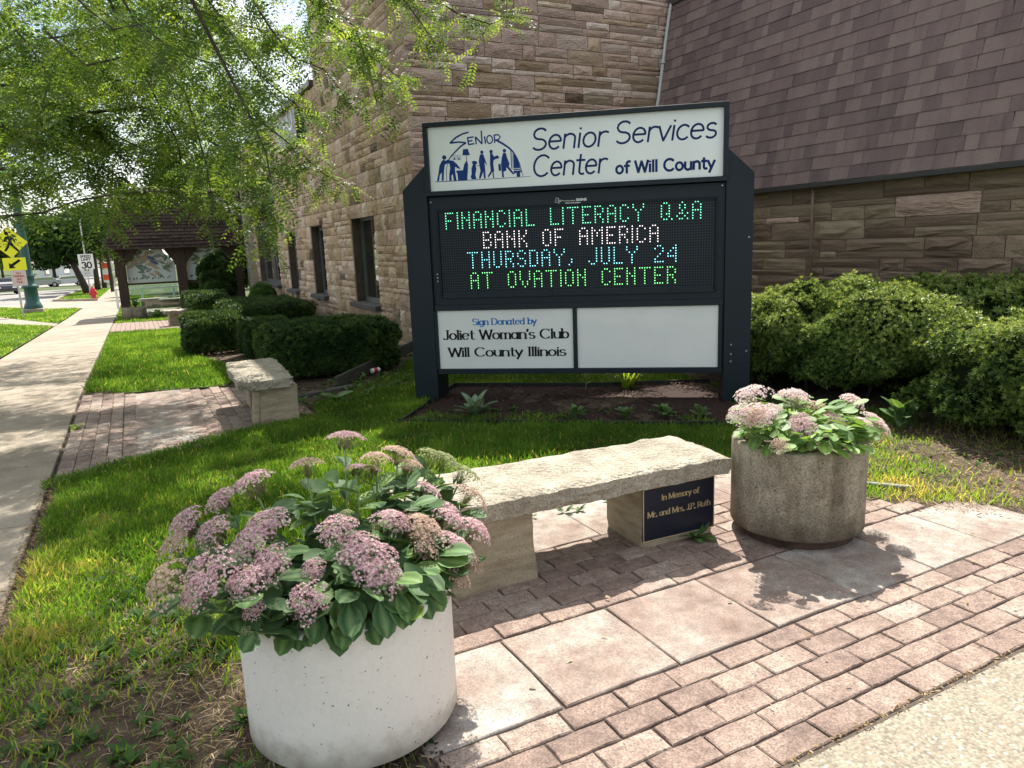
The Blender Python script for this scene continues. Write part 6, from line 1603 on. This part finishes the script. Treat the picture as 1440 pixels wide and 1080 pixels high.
e = empty('white_railing', (0, 36, gzf(36)), 0, label='white rail with square posts crossing the lawn behind the shelter', cat='railing')
for x in (-1.9, -.85, .5, 1.9): MB().box((x, 0, .45), (.10, .10, .95), bev=.01).build('post', M_white, e)
MB().box((0, 0, .86), (3.9, .06, .07)).build('rail', M_white, e); MB().box((0, .0, .30), (3.9, .06, .06)).build('rail', M_white, e)
hedge('shrub', (1.2, 30.0), (.5, .5), 1.5, 0, 'bushy shrub seen through the lower glass of the shelter', 3500, .10, M_weed, 44, 2.2, .2, z0=gzf(30))
hedge('shrub', (2.4, 34.0), (1.3, 1.2), 3.0, 0, 'large dark shrub behind the right bay of the shelter', 7000, .16, M_tree, 45, 2.2, .2, z0=gzf(34))

# ================================================================ STREET THINGS
# green lamp post
e = empty('lamp_post', (-5.30, 37.4, gzf(37.4) + .0), 0, label='thick dark green ornamental lamp post on a flared base between lawn and street', cat='lamp post')
b = MB(); b.box((0, 0, .10), (.80, .80, .22), bev=.03); b.build('plinth', M_conc, e)
b = MB(); b.lathe([(.36, .2), (.38, .26), (.34, .38), (.29, .48), (.275, .5), (.265, 1.10), (.34, 1.15), (.35, 1.20), (.28, 1.26), (.22, 1.36), (.215, 1.60), (.26, 1.64), (.26, 1.68), (.19, 1.74), (.18, 2.0), (.155, 5.6)], 20); b.build('column', M_lampg, e, smooth=True)
b = MB(); b.tube([(0, 0, 5.6), (0, 0, 5.9), (-.8, 0, 6.3), (-1.7, 0, 6.35)], [.12, .10, .06, .05], 8); b.build('arm', M_lampg, e, smooth=True); MB().box((-1.9, 0, 6.32), (.6, .3, .14), bev=.03).build('lantern', M_lampg, e)
# pedestrian crossing sign
e = empty('crossing_sign', (-5.34, 33.75, gzf(33.75)), R(5), label='yellow diamond walking-figure sign with an arrow plate and a small white plate on one pole', cat='sign')
z0 = -gzf(33.75)
MB().box((.02, .035, 2.0), (.07, .05, 4.1)).build('pole', M_conduit, e)
def plate(w, h, c, m, name='plate'): return MB().box(c, (w, .012, h), bev=.003).build(name, m, e)
b = MB(); hd = .62; cz = 2.36 + z0; b.prism([(0 - .03, cz - hd), (hd - .03, cz), (-.03, cz + hd), (-hd - .03, cz)], lambda u, w, d: (u, d, w), .012); dm = b.build('diamond', M_yel, e, fix=True)
b = MB()
def blk(P_, k_=[0]): k_[0] += 1; b.add([(u - .03, -.001 - .0007 * k_[0], cz + w) for u, w in P_], [tuple(range(len(P_)))])
blk([(-.06 + .07 * math.cos(R(t)), .36 + .075 * math.sin(R(t))) for t in range(0, 360, 30)])
blk([(-.08, .25), (.06, .26), (.14, .22), (.20, .06), (.16, .02), (.10, .12), (.08, .02), (-.04, .0), (-.02, .12), (-.10, .12), (-.14, .02), (-.2, .04), (-.14, .20)])
blk([(-.04, .02), (.08, .02), (.14, -.12), (.30, -.34), (.24, -.38), (.06, -.18), (.0, -.08), (-.04, -.2), (-.16, -.36), (-.22, -.32), (-.12, -.16)])
b.build('walking_figure', M_inkb, dm)
ap = plate(.78, .50, (.03, 0, 1.50 + z0), M_yel, 'arrow_plate')
b = MB(); az = 1.50 + z0; b.add([(u + .03, -.0075, az + w) for u, w in [(-.20, -.17), (-.20, .06), (-.13, .0), (.16, .19), (.22, .12), (-.06, -.08), (.02, -.15)]], [(0, 1, 2, 3, 4, 5, 6)]); b.build('arrow', M_inkb, ap)
wp = plate(.52, .62, (.10, 0, .93 + z0), M_platew, 'white_plate')
for i, (t, s_) in enumerate((('NO', .16), ('PARKING', .36), ('ANY', .18), ('TIME', .22))): lettering('lettering', t, .10 - s_ / 2, .10 + s_ / 2, .93 + z0 + .16 - i * .12, .075, .016, M_redink, wp, y=-.0065)
# speed limit
y = 55.0; e = empty('speed_limit_sign', (-3.80, y, gzf(y)), R(3), label='white speed limit sign on a thin pole beside the red hydrant', cat='sign'); z0 = -gzf(y)
b = MB(); b.tube([(0, .05, 0), (.0, .05, 5.4)], .045, 8); b.build('pole', M_conduit, e)
w_ = MB().box((.02, 0, 1.42 + z0), (.90, .015, 1.0), bev=.003).build('plate', M_white, e)
lettering('lettering', 'SPEED', -.30, .34, 1.70 + z0, .14, .035, M_inkb, w_, y=-.009); lettering('lettering', 'LIMIT', -.26, .30, 1.50 + z0, .14, .035, M_inkb, w_, y=-.009); lettering('lettering', '30', -.28, .34, 1.00 + z0, .38, .085, M_inkb, w_, y=-.009)
# hydrant
e = empty('fire_hydrant', (-3.52, 52.2, gzf(52.2)), 0, label='red fire hydrant on the far verge by the walk', cat='hydrant')
b = MB(); b.lathe([(.0, 0), (.22, 0), (.22, .05), (.16, .07), (.15, .50), (.19, .52), (.19, .57), (.17, .60), (.15, .70), (.09, .80), (.04, .84), (.04, .90), (0, .90)], 16); b.build('barrel', M_red, e, smooth=True)
for sx_ in (-1, 1): MB().tube([(0, 0, .42), (sx_ * .25, 0, .42)], [.07, .075], 10).build('nozzle', M_red, e)
MB().tube([(0, 0, .40), (0, -.26, .40)], [.085, .09], 10).build('nozzle', M_red, e)
# banner
y = 85.0; e = empty('banner_sign', (-3.45, y, gzf(y)), 0, label='tall orange and white advertising banner on a post further up the walk', cat='sign')
MB().box((.55, .1, 1.5), (.06, .06, 3.4)).build('post', M_conduit, e)
b = MB(); b.box((0, 0, 1.75), (.80, .04, 2.0)); bn = b.build('panel', M_white, e)
MB().box((0, -.03, 2.45), (.78, .01, .55)).build('field', M_orange, bn); MB().box((0, -.03, 1.25), (.72, .01, .55)).build('field', M_orange, bn)
# utility poles
for x, y, h in ((-2.9, 74, 8.5), (-2.7, 110, 9.5)):
    e = empty('utility_pole', (x, y, gzf(y)), 0, label='grey utility pole beside the walk, %s' % ('the nearer one' if y < 90 else 'the farther one'), cat='pole'); MB().tube([(0, 0, 0), (0, 0, h)], [.16, .11], 8).build('pole', M_bark, e); MB().box((0, 0, h - .6), (1.8, .1, .12)).build('crossarm', M_bark, e)

# ---- trees along the street
def street_tree(loc, label, h, cr, tr, lean, m, seed, n=2600, leaf=.26, base=1.9, cyl=1.0):
    r = np.random.default_rng(seed); e = empty('street_tree', loc, 0, label=label, cat='tree')
    top = Vector((lean[0], lean[1], base + .6)); b = MB(); b.tube([(0, 0, -.1), (lean[0] * .4, lean[1] * .4, base * .5), tuple(top), (lean[0] * 1.2, lean[1] * 1.2, h * .6)], [tr, tr * .8, tr * .62, tr * .25], 9)
    b.build('trunk', M_bark, e, smooth=True)
    ncl = 16; C_ = r.normal(0, 1, (ncl, 3)); C_ /= np.linalg.norm(C_, axis=1, keepdims=True); C_ *= r.uniform(.35, .85, (ncl, 1)); C_ = C_ * np.array([cr, cr, (h - base) / 2]) + np.array([lean[0], lean[1], base + (h - base) / 2])
    for k_ in range(6): c = C_[k_]; MB().tube([tuple(top), tuple((np.array(top) + c) / 2 + np.array([0, 0, .2])), tuple(c)], [tr * .4, tr * .22, .02], 5, caps=False).build('branch', M_bark, e)
    k_ = r.integers(0, ncl, n); rad = cr * r.uniform(.28, .46, ncl); D = r.normal(0, 1, (n, 3)); D /= np.linalg.norm(D, axis=1, keepdims=True); P = C_[k_] + D * (rad[k_] * r.uniform(.5, 1.05, n) ** .6)[:, None] * np.array([1, 1, .8])
    TV = [(-.5, -.28, 0), (.1, -.45, .1), (.5, 0, 0), (.0, .4, .12), (-.1, 0, -.08), (.45, .5, .3), (.15, .9, .25), (-.3, .6, .2)]; TF = [(0, 1, 2, 3), (4, 5, 6, 7)]
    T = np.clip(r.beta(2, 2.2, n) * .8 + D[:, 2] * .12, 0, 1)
    tag(scatter('crown', TV, TF, P, frames(D + r.normal(0, .6, (n, 3))), leaf * r.uniform(.6, 1.4, n), T, m, e), kind='stuff'); return e
ST_ = [((-4.75, 72, gzf(72)), 'leaning dark street tree nearest the hydrant, its crown over the road', 7.6, 4.4, .34, (-1.0, 0), M_tree, 5200, .34, 2.6),
 ((-4.45, 84, gzf(84)), 'second dark trunk in the row of street trees by the walk', 9.0, 3.6, .30, (.1, 0), M_tree, 3200, .34, 3.2),
 ((-4.15, 95, gzf(95)), 'third street tree in the row by the walk', 9.0, 3.4, .28, (0, 0), M_tree, 2400, .36, 3.4),
 ((-3.95, 122, gzf(122)), 'farthest street tree in the row by the walk', 9.5, 3.8, .28, (0, 0), M_treeY, 2400, .40, 3.2),
 ((-21, 74, gzf(74)), 'broad light green tree across the street, left of the lamp post', 9.5, 5.0, .3, (0, 0), M_treeY, 4200, .42, 2.4),
 ((-19.5, 96, gzf(96)), 'rounded mid green tree across the street behind the parked cars', 9.0, 4.6, .3, (0, 0), M_treeY, 3600, .42, 2.6),
 ((-18, 128, gzf(128)), 'small bright tree across the street in the middle distance', 7.5, 4.0, .25, (0, 0), M_treeY, 2600, .42, 2.2),
 ((-27, 112, gzf(112)), 'tall dark tree behind the houses across the street', 13, 6.5, .4, (0, 0), M_tree, 4200, .55, 3.0),
 ((-14.5, 165, gzf(165)), 'distant tree closing the end of the street on the left', 11, 7.0, .4, (0, 0), M_tree, 3400, .6, 2.6),
 ((-4.0, 175, gzf(175)), 'distant tree over the end of the walk', 12, 7.0, .4, (0, 0), M_tree, 3400, .6, 2.8),
 ((6.5, 62, gzf(62)), 'large dark tree beyond the shelter roof', 11, 5.5, .4, (0, 0), M_tree, 5200, .40, 2.0),
 ((1.8, 50, gzf(50)), 'mid green tree on the lawn behind the shelter', 7.0, 3.2, .22, (0, 0), M_tree, 3600, .30, 2.2),
 ((-30, 92, gzf(92)), 'tree at the far left edge across the street', 11, 6.0, .4, (0, 0), M_treeY, 3600, .5, 2.4)]
for i, (lc, lb_, h, cr_, tr_, ln_, m_, n_, lf_, bs_) in enumerate(ST_): street_tree(lc, lb_, h, cr_, tr_, ln_, m_, 300 + i, n_, lf_, bs_)
hedgeline = grid_sheet('distant_woods', np.linspace(-260, 200, 60), np.linspace(300, 330, 4), lambda X, Y: 9 + (vnoise(X, Y, .09, 4) - .5) * 9, M_treeline)

# ---- cars
def car(loc, rz, label, paint, suv=False):
    e = empty('parked_car', loc, rz, label=label, cat='car'); L_, W_ = 4.6, 1.85; H_ = 1.68 if suv else 1.45; b = MB()
    prof = [(-2.3, .35), (-2.32, .75), (-2.15, .95), (-1.3, 1.02), (-.75, H_ - .04), (1.2, H_), (1.95 if suv else 1.75, 1.05), (2.28, .98), (2.32, .45), (2.25, .32)]
    b.prism(prof, lambda u, w, d: (u, -W_ / 2 + d, w), W_); o = b.build('body', paint, e, fix=True)
    md = o.modifiers.new('bevel', 'BEVEL'); md.width = .07; md.segments = 3; md.limit_method = 'ANGLE'
    g = MB()
    for s_ in (-1, 1): g.prism([(-1.12, 1.03), (-.68, H_ - .14), (1.12, H_ - .12), (1.62 if suv else 1.42, 1.06)], lambda u, w, d: (u, s_ * (W_ / 2 + .002) + d * s_, w), .008)
    g.build('side_window', M_glass, e, fix=True)
    g = MB(); g.box((1.76 if suv else 1.56, 0, 1.30), (.03, W_ * .80, .46), M=Matrix.Translation((1.72 if suv else 1.50, 0, 1.32)) @ Matrix.Rotation(R(-38), 4, 'Y')); g.build('rear_window', M_glass, e)
    g = MB(); g.box((0, 0, 0), (.03, W_ * .80, .55), M=Matrix.Translation((-1.07, 0, 1.26)) @ Matrix.Rotation(R(48), 4, 'Y')); g.build('windscreen', M_glass, e)
    for s_ in (-1, 1):
        MB().box((2.29, s_ * .70, .88), (.06, .30, .18), bev=.01).build('tail_light', M_red, e); MB().box((-2.28, s_ * .66, .74), (.08, .36, .14), bev=.01).build('headlight', M_white, e)
        for x in (-1.42, 1.42):
            w_ = MB().tube([(x, s_ * (W_ / 2 - .20), .33), (x, s_ * (W_ / 2 + .01), .33)], .33, 18).build('wheel', M_dark, e); MB().tube([(x, s_ * (W_ / 2 + .005), .33), (x, s_ * (W_ / 2 + .02), .33)], .2, 14).build('rim', M_conduit, w_)
M_pd = flat('car_paint_dark', (.012, .016, .030), .25, .3, coat=.8); M_pw = flat('car_paint_white', (.62, .63, .64), .3, .1, coat=.8); M_ps = flat('car_paint_silver', (.32, .34, .36), .3, .5, coat=.8)
car((-12.9, 89, gzf(89)), R(100), 'dark blue car at the left edge, in the nearer lane of the street', M_pd, True)
car((-12.6, 119, gzf(119)), R(20), 'silver car parked across the street behind the lamp post', M_ps)
car((-15.5, 122, gzf(122)), R(15), 'white car parked across the street, left of the silver one', M_pw)
car((-9.6, 121, gzf(121)), R(12), 'white car parked across the street, rightmost of the three', M_pw)
# houses
def house(loc, rz, label, w, d, h, wall, seed):
    e = empty('house', loc, rz, label=label, cat='house'); MB().box((0, 0, h / 2), (w, d, h)).build('wall', wall, e)
    b = MB(); b.prism([(-w / 2 - .4, h), (w / 2 + .4, h), (0, h + w * .32)], lambda u, z, q: (u, -d / 2 - .4 + q, z), d + .8); b.build('roof', M_shingleT, e, fix=True)
    for i in range(3):
        for j in range(max(1, int(h // 2.8))):
            f = MB().box((-w / 2 + w * (i + .5) / 3, -d / 2 - .03, 1.5 + j * 2.8), (1.2, .08, 1.5), bev=.02).build('window', M_white, e); MB().box((-w / 2 + w * (i + .5) / 3, -d / 2 - .075, 1.5 + j * 2.8), (1.0, .03, 1.3)).build('pane', M_glass, f)
house((-27, 138, gzf(138)), R(-12), 'white two storey house far across the street behind the parked cars', 9, 10, 5.6, M_white, 1)
house((-14, 200, gzf(200)), R(-4), 'pale low house at the far end of the street', 12, 10, 3.4, M_panel, 2)
house((-38, 96, gzf(96)), R(-20), 'pale house at the far left edge across the street', 9, 10, 5.6, M_panel, 3)
